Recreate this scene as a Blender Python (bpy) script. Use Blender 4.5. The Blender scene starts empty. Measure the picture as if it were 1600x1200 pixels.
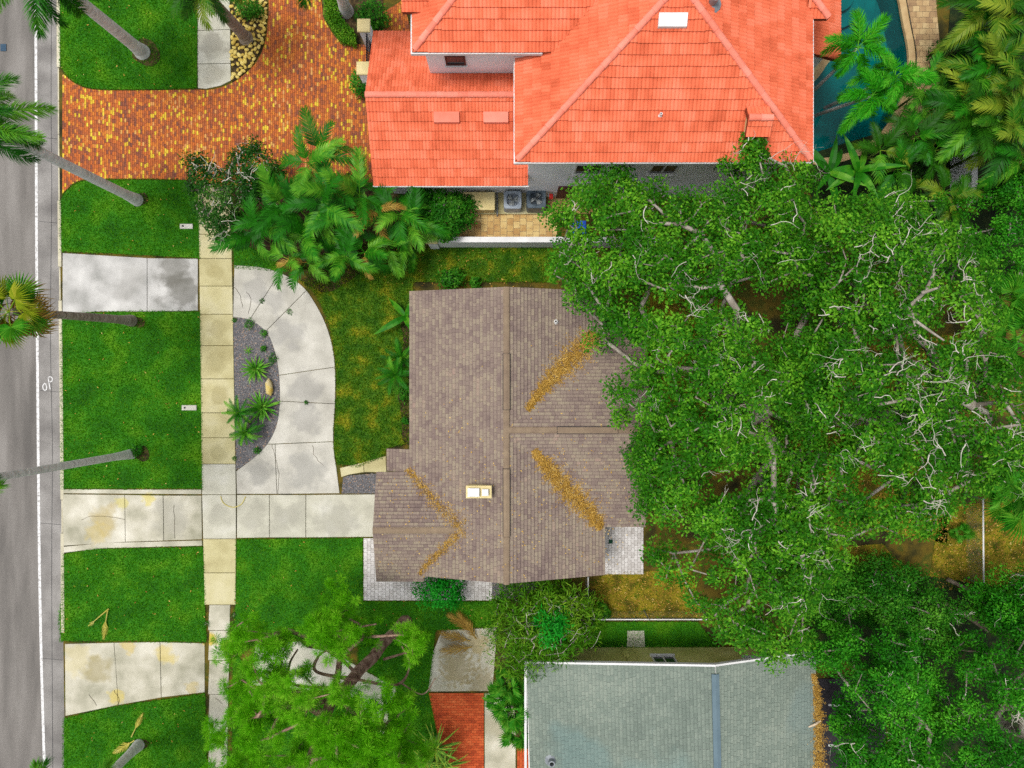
import bpy, math, random
import numpy as np
from mathutils import Vector, Matrix
from mathutils.geometry import delaunay_2d_cdt
random.seed(7); rng = np.random.default_rng(7)
R = math.radians
sc = bpy.context.scene
# ------------------------------------------------------------------ camera, sky, sun, exposure
CAM_H, GS = 32.0, 34.0           # camera height in metres, photo pixels per metre at ground level
cam_d = bpy.data.cameras.new('camera'); cam = bpy.data.objects.new('camera', cam_d)
sc.collection.objects.link(cam); sc.camera = cam
cam.location = (0, 0, CAM_H); cam.rotation_euler = (0, 0, 0)
cam_d.sensor_fit = 'HORIZONTAL'; cam_d.sensor_width = 36
cam_d.lens = 36 * GS * CAM_H / 1600; cam_d.clip_end = 2000
wd = bpy.data.worlds.new('World'); sc.world = wd; wd.use_nodes = True
SUN_EL, SUN_AZ = R(73), R(274)   # azimuth measured from +Y (photo top) clockwise
wn = wd.node_tree; bgn = wn.nodes['Background']
sky = wn.nodes.new('ShaderNodeTexSky'); sky.sky_type = 'NISHITA'; sky.sun_disc = False
sky.sun_elevation = SUN_EL; sky.sun_rotation = SUN_AZ
sky.air_density = 1.0; sky.dust_density = 4.0; sky.ozone_density = 0.6
hsv = wn.nodes.new('ShaderNodeHueSaturation'); hsv.inputs['Saturation'].default_value = .18   # cloud-veiled, nearly white sky
wn.links.new(sky.outputs[0], hsv.inputs['Color']); wn.links.new(hsv.outputs[0], bgn.inputs[0]); bgn.inputs[1].default_value = 0.13
sd = bpy.data.lights.new('sun', 'SUN'); sd.energy = 1.5; sd.angle = R(15); sd.color = (1, .95, .87)
sun = bpy.data.objects.new('sun', sd); sc.collection.objects.link(sun); sun.location = (0, 0, 60)
sun.rotation_euler = (math.pi / 2 - SUN_EL, 0, math.pi - SUN_AZ)
sc.view_settings.view_transform = 'Standard'; sc.view_settings.look = 'None'
sc.view_settings.gamma = 1; sc.view_settings.exposure = 0.5
sc.render.engine = 'CYCLES'
sc.cycles.use_denoising = False
try: sc.cycles.denoiser = 'OPENIMAGEDENOISE'
except Exception: pass
sc.cycles.max_bounces = 6; sc.cycles.transparent_max_bounces = 8

# ------------------------------------------------------------------ helpers
def P(px, py, z=0.0):
    k = (CAM_H - z) / (CAM_H * GS)
    return Vector(((px - 800) * k, (600 - py) * k, z))
def G(pts, z=0.0):
    return [(P(a, b, z).x, P(a, b, z).y) for a, b in pts]
def curve(pts, n=6, closed=False):
    out = []; m = len(pts)
    for i in range(m if closed else m - 1):
        g = lambda j: pts[j % m] if closed else pts[max(0, min(m - 1, j))]
        p0, p1, p2, p3 = g(i - 1), g(i), g(i + 1), g(i + 2)
        for k in range(n):
            t = k / n
            out.append(tuple(.5 * (2 * p1[d] + (p2[d] - p0[d]) * t + (2 * p0[d] - 5 * p1[d] + 4 * p2[d] - p3[d]) * t * t
                                   + (3 * p1[d] - p0[d] - 3 * p2[d] + p3[d]) * t ** 3) for d in range(len(p1))))
    if not closed: out.append(tuple(pts[-1]))
    return out
W = {}
def link(name, data, parent=None, M=None, label=None, cat=None, group=None, kind=None):
    o = bpy.data.objects.new(name, data); sc.collection.objects.link(o)
    M = M or Matrix.Identity(4); W[o.name] = M
    if parent is not None:
        o.parent = parent; o.matrix_parent_inverse = W[parent.name].inverted()
    o.matrix_basis = M
    if label: o['label'] = label
    if cat: o['category'] = cat
    if group: o['group'] = group
    if kind: o['kind'] = kind
    return o
def empty(name, loc, label, cat, group=None):
    o = link(name, None, None, Matrix.Translation(Vector(loc)), label, cat, group)
    o.empty_display_size = .3
    return o
class MB:
    def __init__(s): s.v = []; s.f = []; s.t = []
    def add(s, vs, fs, t=.5):
        b = len(s.v); s.v += [tuple(q) for q in vs]; s.f += [tuple(i + b for i in f) for f in fs]; s.t += [t] * len(fs)
    def box(s, x0, y0, z0, x1, y1, z1, t=.5):
        s.add([(x0, y0, z0), (x1, y0, z0), (x1, y1, z0), (x0, y1, z0), (x0, y0, z1), (x1, y0, z1), (x1, y1, z1), (x0, y1, z1)],
              [(3, 2, 1, 0), (4, 5, 6, 7), (0, 1, 5, 4), (1, 2, 6, 5), (2, 3, 7, 6), (3, 0, 4, 7)], t)
    def cbox(s, c, d, t=.5): s.box(*(c[i] - d[i] / 2 for i in range(3)), *(c[i] + d[i] / 2 for i in range(3)), t)
    def prism(s, poly, z0, z1, t=.5, bottom=False):
        p = poly if area(poly) > 0 else poly[::-1]
        n = len(p)
        fs = [tuple(range(n, 2 * n))] + [(i, (i + 1) % n, n + (i + 1) % n, n + i) for i in range(n)]
        if bottom: fs.append(tuple(range(n - 1, -1, -1)))
        s.add([(x, y, z0) for x, y in p] + [(x, y, z1) for x, y in p], fs, t)
    def bevprism(s, poly, z0, z1, b=.02, t=.5):
        p = poly if area(poly) > 0 else poly[::-1]
        n = len(p); q = inset(p, b)
        vs = [(x, y, z0) for x, y in p] + [(x, y, z1 - b * .6) for x, y in p] + [(x, y, z1) for x, y in q]
        fs = [tuple(range(2 * n, 3 * n))]
        for i in range(n):
            j = (i + 1) % n; fs += [(i, j, n + j, n + i), (n + i, n + j, 2 * n + j, 2 * n + i)]
        s.add(vs, fs, t)
    def tube(s, pts, rad, k=6, t=.5, cap=True):
        pts = [Vector(p) for p in pts]; n = len(pts)
        if not hasattr(rad, '__len__'): rad = [rad] * n
        vs = []; fs = []
        for i, p in enumerate(pts):
            d = (pts[min(n - 1, i + 1)] - pts[max(0, i - 1)]).normalized()
            a = d.orthogonal().normalized() if abs(d.z) > .95 else d.cross(Vector((0, 0, 1))).normalized()
            c = d.cross(a)
            for j in range(k):
                an = 2 * math.pi * j / k
                vs.append(p + (a * math.cos(an) + c * math.sin(an)) * rad[i])
        for i in range(n - 1):
            for j in range(k):
                fs.append((i * k + j, i * k + (j + 1) % k, (i + 1) * k + (j + 1) % k, (i + 1) * k + j))
        if cap: fs.append(tuple(range((n - 1) * k, n * k))); fs.append(tuple(range(k - 1, -1, -1)))
        s.add(vs, fs, t)
    def mesh(s, name, mat, smooth=False):
        me = bpy.data.meshes.new(name); me.from_pydata(s.v, [], s.f)
        a = me.attributes.new('tint', 'FLOAT', 'FACE'); a.data.foreach_set('value', np.array(s.t, 'f'))
        me.materials.append(mat)
        if smooth: me.polygons.foreach_set('use_smooth', [True] * len(s.f))
        me.update(); return me
    def obj(s, name, mat, parent=None, smooth=False, **k): return link(name, s.mesh(name, mat, smooth), parent, **k)
def area(p): return .5 * sum(p[i][0] * p[(i + 1) % len(p)][1] - p[(i + 1) % len(p)][0] * p[i][1] for i in range(len(p)))
def inset(p, b):
    n = len(p); out = []
    for i in range(n):
        a, c, d = Vector(p[i - 1]), Vector(p[i]), Vector(p[(i + 1) % n])
        e1 = (c - a); e2 = (d - c)
        if e1.length < 1e-6 or e2.length < 1e-6: out.append(tuple(c)); continue
        e1.normalize(); e2.normalize()
        n1 = Vector((-e1.y, e1.x)); n2 = Vector((-e2.y, e2.x)); m = n1 + n2
        m = m / max(.5, m.length_squared / 2) if m.length > 1e-4 else n1
        out.append((c.x + m.x * b, c.y + m.y * b))
    return out
def clip_half(p, a, b, c):     # keep a*x+b*y<=c
    out = []; n = len(p)
    for i in range(n):
        q, r = p[i], p[(i + 1) % n]; dq = a * q[0] + b * q[1] - c; dr = a * r[0] + b * r[1] - c
        if dq <= 0: out.append(q)
        if (dq < 0 < dr) or (dr < 0 < dq):
            t = dq / (dq - dr); out.append((q[0] + (r[0] - q[0]) * t, q[1] + (r[1] - q[1]) * t))
    return out
def clip_cell(p, x0, y0, x1, y1):
    for a, b, c in ((-1, 0, -x0), (1, 0, x1), (0, -1, -y0), (0, 1, y1)):
        if len(p) < 3: return []
        p = clip_half(p, a, b, c)
    out = []
    for q in p:
        if not out or (abs(q[0] - out[-1][0]) + abs(q[1] - out[-1][1])) > 1e-5: out.append(q)
    if len(out) > 1 and (abs(out[0][0] - out[-1][0]) + abs(out[0][1] - out[-1][1])) < 1e-5: out.pop()
    return out if len(out) > 2 and abs(area(out)) > 1e-5 else []
def inside(pts, poly):
    pts = np.asarray(pts); x, y = pts[:, 0], pts[:, 1]; r = np.zeros(len(pts), bool); n = len(poly)
    for i in range(n):
        x1, y1 = poly[i]; x2, y2 = poly[(i + 1) % n]
        c = (y1 > y) != (y2 > y)
        r ^= c & (x < (x2 - x1) * (y - y1) / (y2 - y1 + 1e-12) + x1)
    return r
def edge_dist(pts, poly):
    pts = np.asarray(pts); d = np.full(len(pts), 1e9); n = len(poly)
    for i in range(n):
        a = np.array(poly[i], float); b = np.array(poly[(i + 1) % n], float); ab = b - a
        t = np.clip(((pts - a) @ ab) / (ab @ ab + 1e-12), 0, 1)
        d = np.minimum(d, np.linalg.norm(pts - (a + t[:, None] * ab), axis=1))
    return d
def sample(poly, n):
    a = np.array(poly); lo, hi = a.min(0), a.max(0); out = np.zeros((0, 2))
    while len(out) < n:
        q = rng.uniform(lo, hi, (max(200, n * 2), 2)); out = np.vstack([out, q[inside(q, poly)]])
    return out[:n]
def np_mesh(name, v, f, tint, mat, smooth=False):
    """v (n,3), f (m,k) same-size faces"""
    me = bpy.data.meshes.new(name); m, k = f.shape
    me.vertices.add(len(v)); me.vertices.foreach_set('co', np.ascontiguousarray(v, 'f').ravel())
    me.loops.add(m * k); me.loops.foreach_set('vertex_index', np.ascontiguousarray(f, 'i').ravel())
    me.polygons.add(m); me.polygons.foreach_set('loop_start', np.arange(0, m * k, k, dtype='i'))
    a = me.attributes.new('tint', 'FLOAT', 'FACE'); a.data.foreach_set('value', np.ascontiguousarray(tint, 'f'))
    me.materials.append(mat)
    if smooth: me.polygons.foreach_set('use_smooth', np.ones(m, bool))
    me.update(calc_edges=True); return me

# ------------------------------------------------------------------ materials
def mat(name, stops, scale=1.5, detail=5, rough=.85, bump=0, bscale=40, tint=0, rnd=0, spec=.25, trans=0, metal=0,
        lo=.3, hi=.7, blobs=(), speck=0, stretch=None, coord='pos', distort=0):
    m = bpy.data.materials.new(name); m.use_nodes = True; nt = m.node_tree; N = nt.nodes; L = nt.links
    b = N['Principled BSDF']; b.inputs['Roughness'].default_value = rough; b.inputs['Metallic'].default_value = metal
    b.inputs['Specular IOR Level'].default_value = spec
    g = N.new('ShaderNodeNewGeometry'); pos = g.outputs['Position']
    if stretch:
        mp = N.new('ShaderNodeVectorMath'); mp.operation = 'MULTIPLY'; mp.inputs[1].default_value = stretch
        L.new(pos, mp.inputs[0]); pos2 = mp.outputs[0]
    else: pos2 = pos
    def math_(op, a, b_, c=None):
        n = N.new('ShaderNodeMath'); n.operation = op
        for i, q in enumerate((a, b_, c)):
            if q is None: continue
            if hasattr(q, 'links'): L.new(q, n.inputs[i])
            else: n.inputs[i].default_value = q
        return n.outputs[0]
    def noise(s, d, v=pos):
        n = N.new('ShaderNodeTexNoise'); n.inputs['Scale'].default_value = s; n.inputs['Detail'].default_value = d
        n.inputs['Distortion'].default_value = distort
        L.new(v, n.inputs['Vector']); return n.outputs['Fac']
    mr = N.new('ShaderNodeMapRange'); mr.inputs[1].default_value = lo; mr.inputs[2].default_value = hi
    L.new(noise(scale, detail, pos2), mr.inputs[0]); fac = mr.outputs[0]
    if tint:
        at = N.new('ShaderNodeAttribute'); at.attribute_name = 'tint'
        fac = math_('ADD', math_('MULTIPLY', fac, 1 - tint), math_('MULTIPLY', at.outputs['Fac'], tint))
    if rnd:
        oi = N.new('ShaderNodeObjectInfo')
        fac = math_('ADD', math_('MULTIPLY', fac, 1 - rnd), math_('MULTIPLY', oi.outputs['Random'], rnd))
    if speck:
        fac = math_('ADD', fac, math_('MULTIPLY', math_('SUBTRACT', noise(60, 2), .5), speck))
    cr = N.new('ShaderNodeValToRGB'); e = cr.color_ramp.elements
    for i, (p, c) in enumerate(stops):
        q = e[i] if i < 2 else e.new(p)
        q.position = p; q.color = (*c, 1)
    L.new(fac, cr.inputs[0]); col = cr.outputs[0]
    for (bx, by, br, bc, bs, bn) in blobs:        # stains with a shape of their own
        dn = N.new('ShaderNodeVectorMath'); dn.operation = 'DISTANCE'; dn.inputs[1].default_value = (bx, by, 0)
        fl = N.new('ShaderNodeVectorMath'); fl.operation = 'MULTIPLY'; fl.inputs[1].default_value = (1, 1, 0); L.new(pos, fl.inputs[0])
        L.new(fl.outputs[0], dn.inputs[0])
        dd = math_('ADD', dn.outputs['Value'], math_('MULTIPLY', math_('SUBTRACT', noise(bn, 5), .5), br * 2.2))
        k = N.new('ShaderNodeMapRange'); k.inputs[1].default_value = br; k.inputs[2].default_value = br * .55
        k.inputs[3].default_value = 0; k.inputs[4].default_value = bs; L.new(dd, k.inputs[0])
        mx = N.new('ShaderNodeMix'); mx.data_type = 'RGBA'; L.new(k.outputs[0], mx.inputs[0]); L.new(col, mx.inputs[6])
        mx.inputs[7].default_value = (*bc, 1); col = mx.outputs[2]
    L.new(col, b.inputs['Base Color'])
    if bump:
        bn_ = N.new('ShaderNodeBump'); bn_.inputs['Strength'].default_value = bump; bn_.inputs['Distance'].default_value = .02
        L.new(noise(bscale, 4), bn_.inputs['Height']); L.new(bn_.outputs[0], b.inputs['Normal'])
    if trans:
        tr = N.new('ShaderNodeBsdfTranslucent'); L.new(col, tr.inputs[0]); ms = N.new('ShaderNodeMixShader')
        ms.inputs[0].default_value = trans; L.new(b.outputs[0], ms.inputs[1]); L.new(tr.outputs[0], ms.inputs[2])
        L.new(ms.outputs[0], N['Material Output'].inputs[0])
    return m
def s2l(r, g, b):
    f = lambda c: (c / 255 / 12.92) if c <= 10 else ((c / 255 + .055) / 1.055) ** 2.4
    return (f(r), f(g), f(b))
def C(r, g, b, k=.86):
    return tuple(q * k for q in s2l(r, g, b))
# ------------------------------------------------------------------ surface materials
def gb(px, py, rpx, col, s, n=1.5):
    q = P(px, py); return (q.x, q.y, rpx / GS, col, s, n)
M_asph = mat('asphalt', [(0, C(94, 91, 88)), (.5, C(118, 114, 110)), (1, C(140, 136, 132))], scale=.5, rough=.9, bump=.5, bscale=55, speck=1.3, stretch=(2.2, .35, 1))
M_asph2 = mat('asphalt_shoulder', [(0, C(110, 107, 105)), (.5, C(134, 131, 128)), (1, C(156, 153, 150))], scale=.7, rough=.9, bump=.5, bscale=55, speck=1.3)
M_paint = mat('road_paint', [(0, C(150, 148, 146)), (.28, C(196, 195, 194)), (.5, C(214, 214, 214)), (1, C(228, 228, 228))], scale=9, detail=8, rough=.7)
M_soil = mat('soil', [(0, C(34, 30, 12)), (.35, C(62, 58, 16)), (.6, C(104, 86, 20)), (.8, C(50, 68, 12)), (1, C(126, 104, 28))], scale=.9, detail=9, bump=.7, bscale=25, speck=.7)
M_mulch = mat('mulch', [(0, C(30, 24, 14)), (.5, C(62, 48, 26)), (1, C(98, 80, 46))], scale=5, detail=8, bump=.8, bscale=30, speck=.8)
M_lawn = mat('lawn_soil', [(0, C(26, 84, 2)), (.5, C(46, 116, 4)), (1, C(88, 140, 8))], scale=.8, detail=8, bump=.6, bscale=30, speck=.5)
M_dry = mat('dry_lawn_soil', [(0, C(40, 88, 4)), (.58, C(74, 112, 8)), (1, C(132, 134, 18))], scale=1.5, detail=8, bump=.6, bscale=30, speck=.6)
CW = [(0, C(146, 143, 134)), (.35, C(174, 171, 161)), (.7, C(193, 190, 180)), (1, C(208, 205, 196))]
M_conc = mat('concrete', CW, scale=.9, detail=9, lo=.22, hi=.72, bump=.25, bscale=50, rnd=.12, speck=.3, blobs=[gb(450, 520, 30, C(150, 148, 144), .55, 1.6), gb(478, 605, 32, C(146, 144, 140), .5, 1.6), gb(478, 655, 28, C(150, 148, 143), .55, 1.6), gb(480, 735, 36, C(146, 145, 140), .55, 1.6), gb(405, 738, 24, C(140, 139, 134), .55, 1.6), gb(398, 452, 24, C(146, 144, 140), .5, 1.6), gb(430, 470, 20, C(152, 150, 146), .5, 1.6)])
M_walk = mat('sidewalk_concrete', [(0, C(160, 150, 106)), (.5, C(188, 180, 136)), (1, C(204, 197, 162))], scale=1.0, detail=7, bump=.25, bscale=50, rnd=.3, speck=.3, blobs=[gb(338, 425, 18, C(160, 150, 104), .6, 1.6), gb(340, 515, 18, C(166, 156, 112), .6, 1.6), gb(340, 568, 18, C(162, 154, 112), .5, 1.6), gb(342, 620, 18, C(160, 150, 106), .6, 1.6), gb(342, 706, 16, C(158, 150, 108), .5, 1.6)])
M_walk2 = mat('sidewalk_grey_concrete', [(0, C(162, 160, 146)), (.5, C(190, 188, 172)), (1, C(208, 206, 196))], scale=1.0, detail=7, bump=.25, bscale=50, rnd=.3, speck=.3, blobs=[gb(396, 806, 26, C(160, 158, 144), .6, 1.6), gb(450, 808, 28, C(154, 152, 140), .6, 1.6), gb(525, 812, 34, C(160, 158, 146), .6, 1.6), gb(335, 70, 24, C(140, 136, 122), .6, 1.6), gb(336, 115, 20, C(150, 146, 130), .5, 1.6), gb(342, 805, 20, C(160, 158, 144), .6, 1.6), gb(343, 868, 18, C(158, 156, 136), .5, 1.6)])
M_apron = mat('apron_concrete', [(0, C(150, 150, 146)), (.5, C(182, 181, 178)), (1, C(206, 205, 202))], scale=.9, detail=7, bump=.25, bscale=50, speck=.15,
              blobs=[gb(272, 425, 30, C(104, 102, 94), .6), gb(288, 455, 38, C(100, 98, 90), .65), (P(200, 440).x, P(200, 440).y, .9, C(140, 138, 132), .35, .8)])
YEL = C(196, 170, 62)
M_apron2 = mat('stained_concrete', [(0, C(150, 148, 128)), (.5, C(186, 182, 164)), (1, C(214, 210, 196))], scale=.8, detail=8, bump=.3, bscale=45, speck=.2,
               blobs=[gb(190, 785, 12, C(200, 188, 80), .5, 3), gb(232, 780, 12, C(206, 190, 70), .55, 3), gb(165, 812, 26, C(176, 160, 110), .7, 1.2), gb(150, 832, 20, YEL, .3, 3),
                      gb(265, 812, 34, C(150, 148, 138), .5, 1), gb(120, 1030, 30, C(196, 184, 136), .5, 2.5), gb(150, 1045, 26, C(150, 140, 100), .7, 1.5), gb(180, 1090, 14, C(204, 184, 80), .6, 3),
                      gb(200, 1008, 14, YEL, .5, 3), gb(260, 1022, 18, C(200, 180, 90), .6, 2), gb(300, 1075, 12, YEL, .4, 3), gb(330, 1000, 14, C(205, 175, 40), .8, 2), gb(715, 1045, 34, C(150, 132, 78), .6, 5), gb(745, 1005, 22, C(170, 150, 90), .6, 5), gb(752, 1065, 26, C(140, 124, 80), .5, 5), gb(700, 1000, 16, C(120, 110, 90), .6, 2), gb(780, 1130, 30, C(170, 164, 140), .6, 1)])
M_kerb = mat('kerb_concrete', [(0, C(168, 162, 140)), (.6, C(198, 192, 168)), (1, C(216, 210, 188))], scale=2, bump=.2, rnd=.3)
M_brick = mat('brick_paver', [(0, C(104, 66, 62)), (.22, C(150, 84, 54)), (.5, C(188, 100, 46)), (.64, C(202, 122, 48)), (.72, C(206, 150, 92)), (.8, C(204, 168, 44)), (1, C(230, 204, 70))], scale=.6, detail=7, tint=.78, rough=.85, bump=.2)
M_brick2 = mat('red_brick_paver', [(0, C(146, 54, 24)), (.5, C(190, 80, 38)), (1, C(206, 106, 58))], scale=1, tint=.5, rough=.85, bump=.2)
M_joint = mat('joint_sand', [(0, C(92, 66, 46)), (1, C(130, 92, 60))], scale=8)
M_joint2 = mat('pale_joint_sand', [(0, C(110, 104, 96)), (1, C(140, 134, 126))], scale=8)
M_paver = mat('pale_paver', [(0, C(178, 172, 168)), (.5, C(206, 202, 200)), (1, C(226, 223, 222))], scale=3, tint=.6, rough=.8)
M_trav = mat('travertine', [(0, C(164, 118, 70)), (.5, C(198, 164, 104)), (1, C(222, 198, 138))], scale=3, rnd=.6, rough=.75, bump=.15)
M_deck = mat('deck_paver', [(0, C(132, 104, 78)), (.5, C(176, 146, 104)), (1, C(200, 176, 130))], scale=3, rnd=.6, rough=.75, bump=.15)
M_gravel = mat('gravel_chip', [(0, C(70, 70, 76)), (.45, C(108, 107, 111)), (.75, C(146, 144, 144)), (.88, C(170, 130, 90)), (1, C(206, 200, 196))], scale=8, tint=.8)
M_gravbase = mat('gravel_base', [(0, C(66, 65, 66)), (.5, C(98, 97, 100)), (1, C(122, 121, 124))], scale=14, detail=8, bump=.8, bscale=60)
M_rock = mat('river_rock', [(0, C(150, 116, 40)), (.5, C(204, 178, 86)), (1, C(226, 210, 138))], scale=4, rnd=.55, rough=.8, bump=.2)
M_grass = mat('grass_blade', [(0, C(46, 122, 2)), (.4, C(74, 162, 4)), (.72, C(112, 188, 10)), (1, C(180, 190, 44))], scale=.7, detail=8, tint=.55, rough=.6, trans=.25, lo=.15, hi=.85)
M_gdry = mat('dry_grass_blade', [(0, C(44, 112, 2)), (.56, C(92, 146, 6)), (.78, C(156, 168, 18)), (1, C(216, 194, 60))], scale=1.5, detail=9, tint=.5, rough=.7, trans=.2, lo=.32, hi=.68)
M_litter = mat('leaf_litter', [(0, C(100, 72, 30)), (.4, C(166, 124, 46)), (.75, C(200, 160, 70)), (1, C(220, 196, 128))], scale=3, tint=.8, rough=.8)
M_white = mat('white_plastic', [(0, C(214, 214, 212)), (1, C(240, 240, 240))], scale=3, rough=.5)
M_dark = mat('dark_plastic', [(0, C(24, 26, 30)), (1, C(44, 46, 52))], scale=5, rough=.6)

# ------------------------------------------------------------------ terrain sheets
POOL = curve([(1316, -120), (1390, -40), (1412, 40), (1420, 100), (1404, 165), (1370, 215), (1325, 240), (1275, 248), (1240, 230), (1245, 160), (1285, 110), (1300, 60)], 5, True)
POOLW = G(POOL)
if area(POOLW) < 0: POOLW = POOLW[::-1]
def sheet_with_hole(name, outer, hole, z, material):
    vs = [Vector(p) for p in outer] + [Vector(p) for p in hole]
    n, m = len(outer), len(hole)
    ed = [(i, (i + 1) % n) for i in range(n)] + [(n + i, n + (i + 1) % m) for i in range(m)]
    r = delaunay_2d_cdt(vs, ed, [], 0, 1e-5)
    v2 = r[0]; fs = []
    for f in r[2]:
        c = sum((v2[i] for i in f), Vector((0, 0))) / len(f)
        if not inside(np.array([[c.x, c.y]]), hole)[0] and inside(np.array([[c.x, c.y]]), outer)[0]: fs.append(tuple(f))
    mb = MB(); mb.add([(q.x, q.y, z) for q in v2], fs); return mb.obj(name, material, kind='structure')
sheet_with_hole('ground', [(-250, -250), (250, -250), (250, 250), (-250, 250)], POOLW, -.16, M_soil)
KE = [(88, -400), (88.5, 0), (89, 200), (91, 430), (93, 600), (94.5, 760), (95, 900), (95.5, 1000), (97, 1100), (98.5, 1200), (103, 1600)]
LINE = [(52, -400), (53, 0), (54, 300), (54.5, 420), (56, 600), (58, 820), (61, 1000), (66.5, 1200), (78, 1600)]
ke = G(KE); ln = G(LINE)
outer = [(p[0] + .08, p[1]) for p in ke[::-1]] + [(34, ke[0][1]), (34, ke[-1][1])]
if area(outer) < 0: outer = outer[::-1]
sheet_with_hole('yard', outer, POOLW, -.03, M_soil)
mb = MB(); mb.add([(-40, ke[0][1], -.13)] + [(p[0], p[1], -.13) for p in ln] + [(-40, ke[-1][1], -.13)], [tuple(range(len(ln) + 2))[::-1]])
road = mb.obj('road', M_asph, kind='structure')
mb = MB(); k2 = [(p[0] + .05, p[1]) for p in ke]
mb.add([(p[0], p[1], -.126) for p in ln] + [(p[0], p[1], -.126) for p in k2[::-1]], [tuple(range(len(ln) + len(k2)))[::-1]])
mb.obj('road_shoulder', M_asph2, kind='structure')
def ribbon(pts, w, z, mb=None, t=.5):
    mb = mb or MB(); n = len(pts); pts = [Vector(p) for p in pts]; vs = []
    for i, p in enumerate(pts):
        d = (pts[min(n - 1, i + 1)] - pts[max(0, i - 1)]).normalized(); q = Vector((-d.y, d.x)) * w / 2
        vs += [(p.x + q.x, p.y + q.y, z), (p.x - q.x, p.y - q.y, z)]
    mb.add(vs, [(2 * i, 2 * i + 1, 2 * i + 3, 2 * i + 2) for i in range(n - 1)], t); return mb
ribbon(G(curve(LINE, 8)), .125, -.121).obj('edge_line', M_paint, kind='structure')
mb = MB()
for st in ([(64, 603), (65, 608), (68, 610), (70, 607), (69.5, 602), (67, 599), (64, 603)], [(75.5, 608), (74, 599), (72.5, 590)], [(72.5, 590), (76, 588.5), (79, 591.5), (78, 595.5), (74, 597.5)]):
    ribbon(G(curve(st, 5)), .045, -.12, mb)
mb.obj('painted_marking', M_paint, kind='structure', label='white hand-sprayed letters OP on the asphalt shoulder')
mb = MB()
for pts in ([(78, -50), (77, 150), (78, 300), (76, 520), (79, 700), (78, 900), (80, 1250)],): ribbon(G(curve(pts, 8)), .018, -.121, mb)
for yy in (213, 345, 610, 818, 1030): ribbon(G([(57 + yy * .004, yy), (92 + yy * .003, yy + 3)]), .015, -.1205, mb)
mb.obj('road_crack', M_dark, kind='structure')
mb = MB(); a = P(-2, 67); b = P(7, 78); mb.box(a.x, b.y, -.13, b.x, a.y, -.10); mb.box(P(1, 0).x, P(0, 75).y, -.1, P(4, 0).x, P(0, 70).y, -.095)
mb.obj('road_marker', mat('marker_blue', [(0, C(40, 62, 84)), (1, C(70, 96, 116))], scale=20), label='small dark blue raised marker in the road at the photo edge', cat='marker')

# kerb in cast lengths along the road, dropped at the driveways
kerb = link('kerb', None, kind='structure')
kx = lambda y: float(np.interp(y, [p[1] for p in KE], [p[0] for p in KE]))
y = -100
while y < 940:
    y2 = y + 52 if not (y < 105 < y + 52) else 105
    low = any(a <= (y + y2) / 2 <= b for a, b in ((112, 298), (396, 490), (768, 858)))
    mb = MB(); pl = G([(kx(y), y + .5), (kx(y) + 5.2, y + .5), (kx(y2) + 5.2, y2 - .3), (kx(y2), y2 - .3)])
    mb.bevprism(pl, -.16, -.05 if low else .015, .015); mb.obj('kerb_length', M_kerb, kerb); y = y2

# ------------------------------------------------------------------ lawns
LAWN = {
 'a': curve([(94, -60), (94, 50), (95, 103)], 2) + curve([(100, 112), (118, 128), (150, 138), (230, 139), (307, 137)], 5) + [(308, 60), (308, -60)],
 'b': curve([(95, 312), (104, 299), (130, 283), (200, 281), (290, 282)], 5) + [(310, 300), (311, 403), (200, 397), (96, 392)],
 'c': [(97, 498), (130, 489), (220, 487), (312, 487), (314, 620), (316, 763), (97, 763)],
 'd': [(100, 866), (150, 858), (317, 855), (320, 950), (322, 1003), (220, 1001), (95, 1001), (93, 960), (97, 940)],
 'e': [(100, 1123), (180, 1104), (320, 1084), (323, 1200), (324, 1290), (100, 1290)],
}
DRY = {'f': curve([(490, 455), (512, 500), (524, 560), (526, 620), (522, 690), (527, 725)], 4) + [(560, 728), (600, 712), (604, 700), (645, 690), (645, 440), (860, 440), (900, 420), (870, 388), (660, 386), (560, 380), (450, 420)]}
LAWN2 = {'g': [(370, 843), (566, 841), (567, 940), (780, 940), (780, 978), (680, 985), (560, 1010), (480, 1000), (420, 998), (364, 1006), (369, 930)],
         'h': [(364, 372), (420, 400), (460, 425), (366, 418)],
         'i': [(835, 975), (925, 972), (1090, 972), (1120, 1010), (900, 1012), (830, 1020)],
         'j': [(560, 1010), (680, 985), (670, 1083), (690, 1180), (700, 1290), (362, 1290), (364, 1006), (400, 1080), (470, 1084), (545, 1084), (600, 1150), (620, 1075), (560, 1040)]}
def lawn(poly, material, z=0.0, nm='lawn'):
    mb = MB(); w = G(poly); mb.prism(w, -.12, z); return mb.obj(nm, material, kind='structure')
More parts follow.
